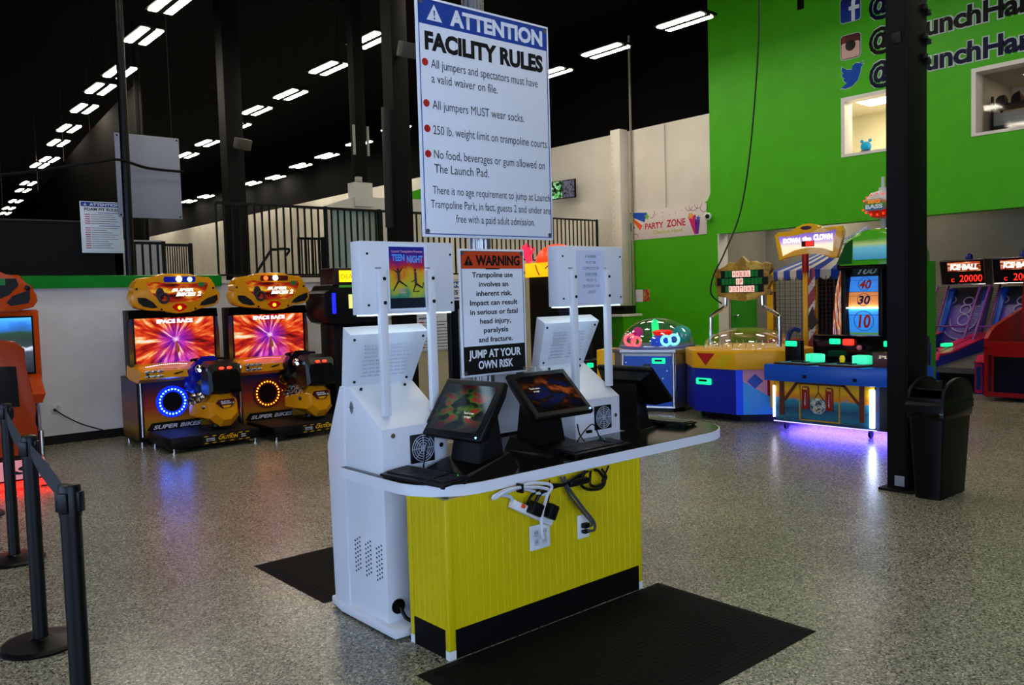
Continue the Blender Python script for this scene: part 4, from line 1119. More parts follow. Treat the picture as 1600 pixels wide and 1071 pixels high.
MB().box(.2, .5, -.008, 0, 1.77, 1.80).build('green_strip', mat('deal_green', '#3a8a2a', .4, emit=.3, ecol='#3a8a2a'), t, smooth=False)

# ------------------------------------------------------------------ railings
RAIL = mat('railing_black', '#0a0909', .5)
def railing(name, label, x0, x1, y, z0, z1, pitch, r=.009, posts=()):
    t = thing(name, label, 'railing', (x0, y, z0))
    L = x1-x0; H = z1-z0
    MB().box(0, L, -.02, .02, H-.035, H).build('top_rail', RAIL, t, smooth=False)
    MB().box(0, L, -.012, .012, .06, .085).build('bottom_rail', RAIL, t, smooth=False)
    n = int(L/pitch)
    proto = None
    for i in range(n+1):
        xx = i*pitch
        if proto is None:
            proto = MB().box(-r, r, -r, r, .085, H-.035).build('baluster', RAIL, t, smooth=False); proto.location = (xx, 0, 0)
        else:
            c = proto.copy(); C.objects.link(c); c.parent = t; c.location = (xx, 0, 0)
    for p in posts:
        MB().box(p-.022, p+.022, -.022, .022, 0, H+.01).build('post', RAIL, t, smooth=False)
    return t
railing('railing', 'long black balustrade on top of the white left wall', 4.42, 9.1, YL+.1, 1.92, 2.98, .108, .011, (1.63, 2.55, 4.6))
railing('railing', 'black balustrade of the landing beside the beige wall, ending in a thick post', 11.2, 14.55, 13.65, 2.3, 3.33, .128, .011, (3.35,))
railing('gate', 'small black stair gate between balustrade and greenish sheet', 5.72, 6.12, YL+.35, 1.9, 2.55, .055, .009, (.4,))
railing('railing', 'short black railing piece above the green pad beside the safety net', 3.5, 3.98, YL+.9, 1.9, 2.48, .1, .012, (0, .48))
railing('railing', 'dense black railing piece behind the first racing machine header', 4.0, 4.35, YL+.9, 1.9, 2.46, .032, .006, (.35,))
struct('trim_3', MB().box(11.2, 14.6, 13.6, 15.2, 2.12, 2.3).box(14.5, 14.62, 13.62, 13.75, 0, 2.12).box(11.25, 11.35, 13.62, 13.75, 0, 2.12), BEIGE)
struct('trim_4', MB().box(14.62, 14.95, 13.65, 13.95, 0, 3.36), BEIGE)
struct('trim_5', MB().box(3.4, 7.0, YL+.22, YL+2.6, 1.6, 1.9), BLACKW)
GP = mat('greenish_sheet', '#b4c4ae', .3)
tag(MB().box(6.16, 7.02, YL+.13, YL+.145, 1.95, 2.95, .002).build('plastic_sheet', GP, smooth=False), 'pale greenish plastic sheet hung behind the balustrade', 'sheet')
o = MB().tube([(4.95, YL+.3, 1.9), (5.25, YL+.3, 2.32), (5.32, YL+.3, 2.36), (5.55, YL+.3, 2.37), (5.5, YL+.3, 2.28)], .02, 8, 3).build('handrail', RAIL)
tag(o, 'bent black stair handrail behind the balustrade', 'handrail')
tag(MB().box(3.5, 4.4, YL+2.2, YL+2.25, 1.9, 2.6).build('back_panel', mat('pale_panel', '#b8bcc4', .6), smooth=False), 'pale panel behind the short railing piece beside the net', 'panel')

# ------------------------------------------------------------------ nets, pole and hanging signs on the left
NET = mat('net_black', '#0b0a09', .9)
NETD = painted('net_mesh_dark', '#100c09', .95, .2, 2.)
t = thing('safety_net', 'black safety net screen above the green pad on the white wall', 'net', (0, YL+.6, 1.9))
MB().box(-3.2, 3.36, 0, .02, 0, .80).build('net_panel', NET, t, smooth=False)
MB().tube([(-3.2, -.01, .80), (.6, -.01, .80), (2, -.01, .79), (3.36, -.01, .8)], .012, 6).build('top_rope', mat('rope_grey', '#3a3633', .8), t)
MB().box(-3.2, -3.1, 0, .1, -1.9, .8).box(3.26, 3.36, .0, .1, -1.9, .8).build('support', NET, t, smooth=False)
t = thing('safety_net', 'tall dark net hanging from chains over the far trampoline courts', 'net', (6.3, 0, 0))
top = [(19.8, 6.7), (21.2, 6.58), (24, 6.25), (26.8, 5.85), (30.2, 5.36), (36, 4.7), (44, 4.2)]
MB().prism([(a, b) for a, b in top]+[(44, 0), (19.8, 0)], 0, .02, 'x').build('net_panel', NETD, t, smooth=False)
for a, b in top:
    MB().tube([(-.01, a, b), (-.01, a, ZC-.02)], .008, 5).build('chain', mat('chain_grey', '#4a4642', .5, .6), t)
o = MB().tube([(6.2, 19.8, 0), (6.2, 19.8, ZC)], .05, 10).build('net_pole', NET); tag(o, 'thin black pole at the near edge of the far hanging net', 'pole')
o = MB().tube([(3.30, YL+.12, 2.0), (3.335, YL+.12, ZC)], .055, 12).build('net_pole', BLACKM); tag(o, 'black pole on the left wall in front of the blank grey panel', 'pole')
t = thing('sign', 'blank grey back of a large hanging sign behind the black pole', 'sign', (3.24, YL+.28, 2.74))
MB().box(0, .80, 0, .012, 0, 1.06, .004).build('panel', mat('grey_sign_back', '#8f929c', .5), t)
corner_screws(t, .80, 1.06, BLACK)
o = MB().tube([(-.4, YL+.1, 2.98), (1.6, YL+.1, 3.1), (2.9, YL+.05, 3.36), (3.2, YL+.03, 3.42), (3.6, YL+.2, 3.37), (4.05, YL+.2, 3.355)], .018, 6, 6).build('net_rope', NET)
tag(o, 'black rope stretched across the blank grey sign panel', 'rope')
o = MB().tube([(0, 0, 0), (0, 0, 1.0)], .01, 6).build('hanger_wire', BLACKM); bpy.data.objects.remove(o)
hw = MB().cyl((3.35, YL+.286, 3.78), (3.35, YL+.286, ZC), .006, seg=6).cyl((3.95, YL+.286, 3.78), (3.95, YL+.286, ZC), .006, seg=6)
tag(hw.build('hanger_wire', BLACKM), 'pair of wires holding up the blank grey sign panel', 'wire')
t = thing('sign', 'white ATTENTION FOAM PIT RULES sign in front of the black net', 'sign', (2.86, YL+.54, 2.30))
MB().box(0, .50, 0, .01, 0, .65, .003).build('panel', SIGNW, t)
MB().box(.01, .49, -.0015, 0, .585, .64).build('header', BLUEINK, t, smooth=False)
lettering(t, SIGNW, [('ATTENTION', .11, .47, .597, .033)], -.003, bold=.04)
warn_triangle(t, SIGNW, .06, .597, .034, -.003, BLUEINK)
lettering(t, BLACKINK, [('FOAM PIT RULES', .05, .46, .535, .036)], -.0015, bold=.03)
b = MB().box(.21, .47, -.0015, 0, .505, .513).box(.21, .47, -.0015, 0, .34, .348)
b.build('rule_bar', BLUEINK, t, smooth=False)
b = MB(); c = MB()
rr = random.Random(5)
for k in range(15):
    z = .485-.028*k-(.03 if k > 4 else 0)
    c.box(.05, .11, -.0015, 0, z-.005, z+.005); b.box(.12, .3+.15*rr.random(), -.0015, 0, z-.003, z+.003)
b.build('text_line', GREYINK, t, smooth=False); c.build('red_line', REDINK, t, smooth=False)
# rules posters on the tan wall between kiosk and pole
def poster(x0, x1, z0, z1, label): 
    t = thing('sign', label, 'sign', (x0, YL-.072, z0)); MB().box(0, x1-x0, 0, .01, 0, z1-z0, .002).build('panel', SIGNW, t); return t
t = poster(6.95, 7.44, .92, 1.62, 'white WARNING sign on the tan wall behind the left kiosk')
lettering(t, MC['sign_text_dark'], [('in serious or fatal', .03, .46, .375, .035), ('head injury,', .08, .33, .315, .035), ('Impact can result', .04, .45, .435, .035)], -.0015, bold=.02)
MB().box(.01, .48, -.0015, 0, .6, .69).build('header', ORANGEINK, t, smooth=False)
MB().box(.01, .48, -.0015, 0, .01, .17).build('footer', BLACKINK, t, smooth=False)
t = poster(7.47, 8.36, .76, 1.88, 'white ATTENTION RULES sign on the tan wall, half hidden by the left kiosk')
MB().box(.012, .878, -.0015, 0, 1.0, 1.1).build('header', BLUEINK, t, smooth=False)
lettering(t, SIGNW, [('ATTENTION', .2, .86, 1.022, .06)], -.003, bold=.04)
lettering(t, BLACKINK, [('RULES', .5, .84, .89, .07)], -.0015, bold=.03)
MB().box(.45, .86, -.0015, 0, .82, .84).box(.05, .4, -.0015, 0, .52, .535).build('rule_bar', BLUEINK, t, smooth=False)
lettering(t, GREYINK, [('WHILE YOU JUMP', .05, .33, .505, .03)], -.0015, bold=.03)
b = MB(); c = MB()
for k in range(9):
    z = .46-.05*k; c.box(.05, .15, -.0015, 0, z-.009, z+.009); b.box(.17, .55+.28*rr.random(), -.0015, 0, z-.006, z+.006)
b.build('text_line', GREYINK, t, smooth=False); c.build('red_line', REDINK, t, smooth=False)
border(t, GREYINK, .012, .878, .012, 1.108, -.0016, .004)
# small things high up
t = thing('steel_column', 'slim black column with two pale strips standing on the pale partition', 'column', (7.84, 13.08, 3.68))
MB().box(-.1, .1, -.1, .1, 0, ZC-3.68, .003).build('shaft', STEELB, t)
for xx in (-.16, .12):
    MB().box(xx, xx+.04, -.11, -.07, .48, 1.0, .004).build('pale_strip', mat('strip_grey', '#a8a498', .5), t, smooth=False)
MB().box(-.12, -.02, -.12, -.02, .005, .1, .01).build('junction_box', mat('junction_grey', '#b8b4a8', .5), t)
def lampbox(x, y, z, rz, label):
    t = thing('flood_lamp', label, 'lamp', (x, y, z), rz)
    MB().box(-.16, .16, -.12, .02, -.1, .1, .012, Matrix.Rotation(.35, 3, 'X'), (0, 0, 0)).build('case', mat('lamp_case_grey', '#4a4740', .5), t)
    MB().box(-.03, .03, .0, .14, -.02, .03).build('bracket', BLACKM, t, smooth=False)
lampbox(6.62, 9.66, 5.0, 0, 'grey flood lamp clamped to the column beside the rules sign')
lampbox(6.66, 15.36, 4.62, .3, 'grey flood lamp clamped to the column behind the white left wall')
# ------------------------------------------------------------------ things on the long right wall (local -y faces the hall)
RW = -PI/2
def wall_thing(name, label, cat, y, z, off=.002, group=None): return thing(name, label, cat, (XW-off, y, z), RW, group)
t = wall_thing('banner', 'white PARTY ZONE banner with coloured stars on the green wall', 'banner', 13.24, 2.83, .012)
MB().box(0, 2.17, 0, .008, 0, .68, .002).build('cloth', mat('banner_white', '#d8cfc8', .6), t)
lettering(t, mat('banner_red', '#c0203c', .5), [('PARTY', .43, .98, .235, .14), ('ZONE', 1.07, 1.6, .24, .16)], -.001, bold=.03)
lettering(t, mat('banner_lime', '#b4b83a', .5), [('Check in Here!', .68, 1.52, .105, .085)], -.001, bold=.02)
def starpts(cx, cz, r, rot=.2): return [(cx+(r if k % 2 == 0 else r*.45)*math.sin(rot+PI*k/5), cz+(r if k % 2 == 0 else r*.45)*math.cos(rot+PI*k/5)) for k in range(10)]
MB().prism([(0, .66), (.5, .62), (.48, .56), (.42, .4), (.02, .56)][::-1], -.003, -.0005, 'y').build('blue_ray', mat('banner_blue', '#1c50b8', .5), t, smooth=False)
MB().prism([(0, .54), (.05, .54), (.36, .33), (.28, .22)][::-1], -.003, -.0005, 'y').build('orange_ray', mat('banner_orange', '#e05a1a', .5), t, smooth=False)
MB().prism([(0, .42), (.13, .3), (.03, .2), (0, .22)][::-1], -.003, -.0005, 'y').prism([(1.86, .34), (2.0, .33), (1.95, .02), (1.88, .02)][::-1], -.003, -.0005, 'y').build('purple_ray', mat('banner_purple', '#5a2090', .5), t, smooth=False)
MB().prism([(1.67, .42), (1.88, .45), (1.88, .02), (1.84, .02)][::-1], -.003, -.0005, 'y').build('pink_ray', mat('banner_pink', '#c8186a', .5), t, smooth=False)
MB().prism(starpts(.5, .52, .09)[::-1], -.005, -.003, 'y').build('green_star', mat('banner_green', '#7ab83a', .5), t, smooth=False)
MB().prism(starpts(1.76, .43, .1)[::-1], -.005, -.003, 'y').build('yellow_star', mat('banner_yellow', '#e8a03a', .5), t, smooth=False)
MB().prism(starpts(1.95, .36, .075)[::-1], -.005, -.003, 'y').build('blue_star', mat('banner_blue_light', '#3a58c0', .5), t, smooth=False)
b = MB()
for cx, cz, R in ((1.7, .64, .09), (1.82, .66, .12), (1.95, .68, .1), (2.1, .58, .09)): b.torus((cx, -.001, cz), R, .006, 'y', 20, 4, arc=(.5, 1.0))
b.torus((.62, -.001, .58), .1, .006, 'y', 16, 4, arc=(.7, 1.1)).torus((.14, -.001, .06), .09, .006, 'y', 16, 4, arc=(0, .6))
b.build('streamer', mat('banner_streamer', '#8a2a4a', .5), t)
b = MB()
for i in range(16): b.ball((.6+(i*.37) % 1.3, -.0005, .3+(i*.173) % .33), (.012, .002, .012), 6)
b.build('confetti', mat('banner_confetti', '#8a4a3a', .5), t)

# social media signs
S1 = 6.52
def icon_sign(name, label, y, z, s=.40): return wall_thing(name, label, 'sign', y, z, .006)
t = icon_sign('logo_sign', 'blue rounded square with a white f high on the green wall', 7.97, 6.53)
def rsq(x0, x1, z0, z1, r=.05):
    p = []
    for cx, cz, q in ((x1-r, z1-r, 0), (x0+r, z1-r, 1), (x0+r, z0+r, 2), (x1-r, z0+r, 3)):
        for k in range(5):
            a = PI/2*(q+k/4); p.append((cx+r*math.cos(a), cz+r*math.sin(a)))
    return p[::-1]
RIM = mat('decal_rim', '#b8c8c0', .5)
MB().prism(rsq(-.012, .392, -.012, .452, .055), -.004, .004, 'y').build('rim', RIM, t, smooth=False)
MB().prism(rsq(0, .38, 0, .44), -.007, -.004, 'y').build('plate', grad_mat('fb_blue', [(0, '#12409a'), (.6, '#0a2a78'), (1, '#04104a')], 2), t, smooth=False)
MB().prism([(.21, 0), (.28, 0), (.28, .2), (.36, .2), (.36, .27), (.28, .27), (.285, .34), (.3, .36), (.35, .36), (.35, .42), (.27, .42), (.225, .4), (.21, .35), (.21, .27), (.16, .27), (.16, .2), (.21, .2)][::-1], -.009, -.007, 'y').build('letter', SIGNW, t, smooth=False)
t = icon_sign('logo_sign', 'camera emblem in brown and pink on the green wall', 7.97, 5.85)
MB().prism(rsq(-.012, .392, -.012, .452, .07), -.004, .004, 'y').build('rim', RIM, t, smooth=False)
MB().prism(rsq(0, .38, 0, .44, .06), -.007, -.004, 'y').build('plate', mat('decal_black', '#15100f', .5), t, smooth=False)
MB().prism(rsq(.012, .368, .012, .30, .04), -.009, -.007, 'y').build('lower_face', mat('insta_pink', '#c8a498', .5), t, smooth=False)
MB().prism(rsq(.012, .368, .30, .428, .04), -.009, -.007, 'y').build('upper_face', mat('insta_brown', '#4a1a14', .5), t, smooth=False)
MB().cyl((.19, -.012, .24), (.19, -.008, .24), .1, seg=28).build('lens', mat('lens_black', '#07090d', .3), t)
MB().box(.03, .05, -.011, -.009, .31, .42).box(.065, .085, -.011, -.009, .31, .42).build('stripe', mat('insta_red', '#8a2018', .5), t, smooth=False)
t = icon_sign('logo_sign', 'blue bird emblem on the green wall above the left office window', 7.98, 5.28)
BIRD = [(0, .06), (.1, .03), (.22, .05), (.33, .14), (.39, .28), (.4, .37), (.45, .42), (.4, .42), (.44, .47), (.37, .44), (.3, .47), (.24, .43), (.22, .36), (.12, .38), (.03, .45), (.02, .37), (.06, .31), (.02, .31), (.04, .25), (.08, .22), (.05, .21), (.08, .16), (.12, .13), (.06, .08)]
cx, cz = .22, .25
MB().prism([((x-cx)*1.06+cx, (z-cz)*1.06+cz) for x, z in BIRD], -.004, .004, 'y').build('rim', RIM, t, smooth=False)
MB().prism(BIRD, -.007, -.004, 'y').build('bird', mat('bird_blue', '#0646a0', .5, spec=.15), t, smooth=False)
def handle(label, y, z, m):
    t = wall_thing('wall_lettering', label, 'lettering', y, z, .006)
    for nm, mm, bo, yy in (('outline', RIM, .075, -.002), ('letters', m, .035, -.006)):
        lettering(t, mm, [('@', .0, .46, -.02, .36), ('LaunchHartford', .58, 3.62, .0, .34)], yy, bold=bo, name=nm)
NV = mat('decal_navy', '#04062e', .5, spec=.15)
handle('navy social handle lettering, lowest of three lines on the green wall', 7.43, 5.33, NV)
handle('black social handle lettering, middle of three lines on the green wall', 7.43, 5.93, mat('decal_ink', '#030202', .5, spec=.15))
handle('navy social handle lettering, topmost of three lines on the green wall', 7.43, 6.55, NV)
t = wall_thing('wall_lettering', 'black letter foot at the top edge of the green wall', 'lettering', 8.86, 6.97, .006)
lettering(t, MC['decal_ink'], [('p', .0, .36, .25, .5)], -.004, bold=.06, name='letters')

# television, column, pipes, small posters, camera on the beige wall
t = thing('television', 'black wall television tilted out from the beige wall', 'television', (XW-.35, 15.6, 4.02), RW+.12)
MB().box(0, .78, 0, .05, 0, .46, .008).build('case', BLACK, t)
MB().box(.02, .37, -.003, 0, .02, .44).build('screen', blobs_mat('tv_green', [(.4, '#0a120a'), (.5, '#2a5a2a'), (.56, '#a8d0b0'), (.6, '#2f8a2a')], 4., .9, 4.), t, smooth=False)
MB().box(.40, .75, -.003, 0, .02, .44).build('screen', blobs_mat('tv_grey', [(.4, '#3a3844'), (.52, '#5c5a68'), (.6, '#101014')], 3., .7, 9.), t, smooth=False)
MB().box(.3, .5, .05, .30, .1, .34, .01).build('bracket', BLACK, t)
t = thing('steel_column', 'beige painted column with pipes on the beige wall', 'column', (XW-.13, 13.43, 0))
MB().box(-.15, .12, -.13, .16, 0, 5.45, .004).build('shaft', BEIGE, t)
b = MB()
for z in [.5+.16*i for i in range(30)]: b.cyl((-.152, .1, z), (-.148, .1, z), .012, seg=8)
b.build('bolt', mat('bolt_shadow', '#8a826e', .6), t)
o = MB().cyl((XW-.04, 13.16, 0), (XW-.04, 13.16, ZC-.3), .028, seg=10).build('pipe', mat('pipe_beige', '#8c866f', .5)); tag(o, 'thin vertical pipe beside the beige column', 'pipe')
o = MB().cyl((XW-.01, 12.2, 3.5), (XW-.01, 12.2, 5.4), .02, seg=8).build('conduit', BEIGE); tag(o, 'beige conduit running down the beige wall to the banner', 'pipe')
t = wall_thing('notice_pair', 'white sheet and colour flyer side by side on the green wall', 'poster', 13.14, 1.37)
MB().box(0, .22, -.004, 0, 0, .29).build('sheet', mat('white_paper2', '#d5d2d8', .5), t, smooth=False)
MB().box(.23, .43, -.004, 0, .01, .29).build('flyer', blobs_mat('small_flyer', [(.35, '#4a3a6a'), (.5, '#c03a1a'), (.6, '#e0a030'), (.7, '#8a7a90')], 3., 0, 2.), t, smooth=False)
t = thing('security_camera', 'white round security camera at the right end of the banner', 'camera', (XW-.07, 10.99, 3.2))
MB().ball((0, 0, 0), .085, 16).cyl((0, 0, 0), (.07, 0, 0), .05).build('dome', WHITEP, t); MB().ball((-.05, -.02, .0), .052, 12).build('lens', BLACKG, t)
t = wall_thing('sign', 'tall white rules sign far along the beige wall', 'sign', 36.5, 2.3)
MB().box(0, 1.1, -.01, 0, 0, 1.75).build('panel', SIGNW, t, smooth=False)
b = MB()
for z in (1.6, 1.45, 1.2, .7): b.box(.05, 1.05, -.014, -.01, z, z+.09)
b.build('header_line', BLUEINK, t, smooth=False)
b = MB()
for k in range(14): b.box(.1, .95, -.014, -.01, .1+.08*k, .13+.08*k)
b.build('text_line', GREYINK, t, smooth=False)
for i, (a, m) in enumerate(((11.35, '#a020c0'), (12.5, '#2030e0'))):
    t = thing('wall_screen', ['violet', 'blue'][i]+' screen glowing at the far end of the hall', 'screen', (a, 52, 5.2+.0))
    MB().box(0, .95, 0, .1, 0, 1.1).build('case', BLACK, t, smooth=False); MB().box(.06, .89, -.02, 0, .1, 1.0).build('screen', mat('far_screen_%d' % i, m, .4, emit=.35, ecol=m), t, smooth=False)
    MB().box(.4, .5, .05, .09, -5.2, 0).build('stand', BLACKM, t, smooth=False)

# things in the offices
t = thing('plush_toy', 'blue plush toy on the sill of the left office window', 'toy', (15.75, 7.72, 4.03))
MB().ball((0, 0, .22), (.1, .1, .1), 12).ball((0, .08, .33), .035, 8).ball((0, -.08, .33), .035, 8).ball((-.06, -.06, .2), (.05, .05, .04), 8).build('head', mat('plush_blue', '#1a9ad0', .9), t)
MB().ball((0, 0, .08), (.12, .13, .1), 12).build('body', mat('plush_grey', '#5a5a78', .9), t)
t = thing('whiteboard', 'whiteboard with an orange note behind the left office window', 'whiteboard', (18.17, 7.75, 4.35), RW)
MB().box(0, 1.5, 0, .03, -.5, .27).build('board', SIGNW, t, smooth=False); MB().box(.3, .42, -.003, 0, .02, .12).build('note', mat('note_orange', '#e8601a', .5), t, smooth=False)
MB().box(-.02, 1.52, .0, .035, .27, .29).build('frame', STEEL, t, smooth=False)
fl = struct('floor', MB().box(15.6, 18.2, 2.44, 9.56, 3.95, 4.0), OFW)
t = thing('shelf_unit', 'dark steel shelf unit behind the right office window', 'shelf', (17.2, 5.95, 4.0), RW)
b = MB()
for z in (.02, .42, .8): b.box(0, 3.2, -.25, .25, z, z+.035)
b.build('shelf', mat('shelf_steel', '#2a2e36', .5), t, smooth=False)
b = MB()
for x in (0, 1.1, 2.2, 3.16):
    for y in (-.25, .21): b.box(x, x+.04, y, y+.04, 0, 1.0)
b.build('upright', MC['shelf_steel'], t, smooth=False)
BOXW = mat('white_carton', '#c8c2b8', .6)
rr = random.Random(11)
PL = ['left', 'middle', 'right']
for c in range(3):
    for r in range(3 if c < 2 else 2):
        o = MB().box(-.13, .13, -.15, .15, 0, .075, .003).build('carton', BOXW); o.location = (17.1, 5.77-.29*c, 4.457+.077*r)
        tag(o, 'flat white carton, %s in the %s stack on the middle office shelf' % (['lowest', 'second', 'topmost'][r], PL[c]), 'box', 'white cartons on the office shelf')
DARKS = ['#1a1416', '#3a1418', '#14181e', '#3c3630', '#241c14', '#5a1a1a']
for k in range(7):
    o = MB().loft([[(-.1, -.08, 0), (.1, -.08, 0), (.1, .08, 0), (-.1, .08, 0)], [(-.09, -.075, .1+.02*(k % 3)), (.09, -.075, .1+.02*(k % 3)), (.09, .075, .1), (-.09, .075, .1)], [(-.05, -.05, .17+.03*(k % 2)), (.06, -.05, .17), (.06, .04, .19), (-.05, .04, .16)]]).build('bag', mat('bag_%d' % (k % 6), DARKS[k % 6], .7))
    o.location = (17.05, 5.8-.26*k, 4.835)
    tag(o, 'dark bundle, number %d from the left along the top office shelf' % (k+1) if False else ['first', 'second', 'third', 'fourth', 'fifth', 'sixth', 'seventh'][k]+' dark bundle from the left on the top office shelf', 'bundle', 'dark bundles on the top office shelf')
t = thing('smoke_alarm', 'red ceiling alarm behind the top of the right office window', 'alarm', (15.85, 5.52, 5.35))
MB().lathe([(.1, -.05), (.12, -.02), (.12, 0)], seg=20).build('housing', mat('alarm_red', '#8a1c10', .4), t)

# hanging cable in front of the green wall
o = MB().tube([(9.6, 6.05, ZC), (9.6, 6.09, 5.3), (9.6, 6.13, 4.5), (9.55, 6.22, 3.4), (9.4, 6.28, 2.6), (9.06, 6.3, 2.06), (9.03, 6.45, 1.78), (9.05, 6.5, 1.55), (9.1, 6.37, 1.42)], .01, 6, 8).build('hanging_cable', BLACK)
tag(o, 'long black cable hanging from the ceiling down to the letter-board game', 'cable')
# ------------------------------------------------------------------ check-in desk far back on the left of the green wall
t = thing('checkin_desk', 'green check-in desk with white top in front of the beige wall', 'desk', (13.6, 13.3, 0), RW)
MB().box(-.7, 1.25, 0, .5, 0, 1.08).build('front', GREEN, t, smooth=False)
MB().box(-.75, 1.28, -.06, .6, 1.08, 1.13, .006).build('top', WTRIM, t)
b = MB()
for x, z in ((.55, .75), (.8, .78), (.7, .6), (.95, .62), (.45, .9)): b.prism(starpts(x, z, .06), -.006, -.001, 'y')
b.build('flower_decal', mat('decal_pinkish', '#b06a5a', .5), t, smooth=False)
t = thing('register', 'black till with a small monitor on the green check-in desk', 'till', (13.8, 12.75, 1.13), RW)
MB().box(-.2, .55, 0, .4, 0, .18, .008).build('drawer', BLACK, t); MB().box(-.1, .3, .1, .14, .2, .5, .008, Matrix.Rotation(-.15, 3, 'X')).build('monitor', BLACK, t)
MB().box(.05, .13, .13, .2, .17, .3).build('stand', BLACK, t, smooth=False)
o = MB().box(0, .35, 0, .02, 0, .22).build('clipboard', mat('brown_board', '#6a4a34', .6), smooth=False); o.location = (13.62, 13.5, 1.13); o.rotation_euler = (0, 0, RW); tag(o, 'brown board standing on the green check-in desk', 'board')
# navy leaning game back and its reader
t = thing('arcade_cabinet', 'navy leaning game cabinet between right kiosk and green desk', 'arcade machine', (10.6, 10.75, 0), RW)
MB().prism([(.05, .74), (.3, .78), (-.02, 1.5), (-.28, 1.5)][::-1] if False else [(-.3, 1.5), (-.03, 1.5), (.28, .80), (.04, .76)], 0, .12, 'y', .008).build('leaning_panel', mat('navy_dark', '#0d1430', .35), t)
MB().box(-.15, .5, .02, .6, 0, .42, .01).box(-.02, .16, .12, .5, .42, .8, .005).build('base', mat('navy_base', '#10141f', .4), t)
MB().box(.5, .58, -.02, .08, .3, .38, .01).build('card_reader', LEDG, t)
MB().box(-.2, .05, .04, .14, .45, .8, .005).build('panel', mat('pale_blue_panel', '#8aa0c8', .4), t, smooth=False)

# ------------------------------------------------------------------ red domed machine far behind the warning sign
t = thing('arcade_machine', 'far machine with orange dome, pink claw shape and yellow band', 'arcade machine', (12.0, 13.32, 0), RW)
MB().box(.0, 1.35, .02, 1.0, 0, 2.0, .01).build('cabinet', BLACK, t)
MB().box(-.04, 1.4, -.03, 1.0, 1.98, 2.28, .02).build('band', mat('band_yellow', '#f0c810', .4, emit=.5, ecol='#f0c010'), t)
MB().ball((.62, .3, 2.28), (.52, .4, .38), 20, 0).build('dome', mat('dome_orange', '#ff4010', .3, emit=.6, ecol='#ff3c10'), t)
c = MB().tube([(.12, -.02, 2.3), (.06, -.04, 2.45), (-.03, -.06, 2.66)], [.07, .09, .03], 8)
for k in range(5): c.tube([(.06, -.04, 2.42), (-.12+.09*k, -.06, 2.52+.04*(2-abs(k-2))), (-.2+.13*k, -.06, 2.60+.06*(2-abs(k-2)))], [.05, .04, .012], 6)
c.build('claw_figure', mat('claw_pink', '#f0305a', .4, emit=.4, ecol='#f0305a'), t)
MB().box(-.05, .03, -.02, .1, 0, 1.98, .005).box(1.3, 1.38, -.02, .1, 0, 1.98).build('post', YELLOW, t)
MB().tube([(.3, -.035, 2.24), (.36, -.037, 2.1), (.42, -.035, 2.02)], .012, 6).tube([(.6, -.035, 2.15), (.72, -.035, 2.22)], .012, 6).build('squiggle', REDINK, t)

# ------------------------------------------------------------------ dome game (silver and blue)
def chamf(w, d, c): return [(-w+c, -d), (w-c, -d), (w, -d+c), (w, d-c), (w-c, d), (-w+c, d), (-w, d-c), (-w, -d+c)]
t = thing('dome_game', 'silver game with blue door under a clear dome of glowing rings', 'arcade machine', (9.1, 7.45, 0), -1.135)
MB().prism(chamf(.5, .5, .13), .06, .78, 'z', .004).build('body', STEEL, t)
MB().prism(chamf(.45, .45, .13), .0, .06, 'z').build('plinth', BLACK, t, smooth=False)
MB().box(-.32, .32, -.508, -.5, .08, .745).build('door', BLUEP, t, smooth=False)
b = MB()
for x in (-.345, .345): b.cyl((x, -.505, .07), (x, -.505, .8), .022, seg=12)
b.box(-.36, .36, -.52, -.5, .055, .075)
b.build('corner_post', CHROME, t)
MB().box(-.06, .03, -.516, -.508, .40, .64).build('coin_slot', BLACKG, t, smooth=False)
MB().box(.06, .24, -.535, -.508, .645, .72, .012).build('card_reader', LEDG, t); MB().box(.1, .2, -.54, -.534, .675, .7).build('reader_window', BLACK, t, smooth=False)
MB().box(-.31, .31, -.512, -.508, .22, .226).build('seam', NAVY, t, smooth=False)
b = MB()
for x, z in ((-.3, .66), (-.2, .5), (.2, .45), (.3, .15), (-.1, .2), (.26, .55)): b.cyl((x, -.514, z), (x, -.508, z), .008, seg=8)
b.build('screw', CHROME, t)
MB().prism(chamf(.53, .53, .15), .78, .835, 'z', .006).build('rim', STEEL, t)
MB().lathe([(.52, 0), (.52, .03), (.3, .03), (.02, .03)], (0, 0, .835), 36).build('playfield', mat('playfield_violet', '#6a70a8', .3), t)
MB().ball((0, 0, .84), (.52, .52, .40), 36, 0.0).build('dome', GLASS, t)
def pod(nm, parts, m, par=None): return parts.build(nm, m, par or t)
pod('ring_lamp', MB().torus((-.3, -.3, .95), .07, .022, 'y', 18, 6).torus((-.2, -.34, .93), .06, .02, 'y', 18, 6), mat('ring_pink', '#ff8080', .4, emit=.6, ecol='#ff5a68'))
pod('ring_lamp', MB().torus((.2, -.3, .94), .06, .02, 'y', 18, 6).torus((.3, -.26, .95), .065, .02, 'y', 18, 6), mat('ring_cyan', '#b0fff8', .4, emit=.6, ecol='#80f0f0'))
pod('lit_post', MB().prism([(-.07, .87), (.02, .87), (.0, 1.2), (-.06, 1.22), (-.09, 1.18)], .05, .1, 'y'), mat('post_green', '#20f080', .4, emit=.6, ecol='#20f080'))
pod('centre_hub', MB().lathe([(.16, 0), (.17, .1), (.1, .14)], (.08, .0, .86), 20), mat('hub_blue', '#1a48c0', .4, emit=.3, ecol='#1a48c0'))
pod('hub_band', MB().lathe([(.12, .0), (.14, .05), (.1, .07)], (.08, 0, 1.0), 20), mat('hub_red', '#e02010', .4, emit=.35, ecol='#ff2010'))
pod('target', MB().ball((-.3, .1, 1.03), .08, 12).ball((-.38, .0, .98), .06, 10), mat('target_pink', '#d02a8a', .4, emit=.12, ecol='#d02a8a'))
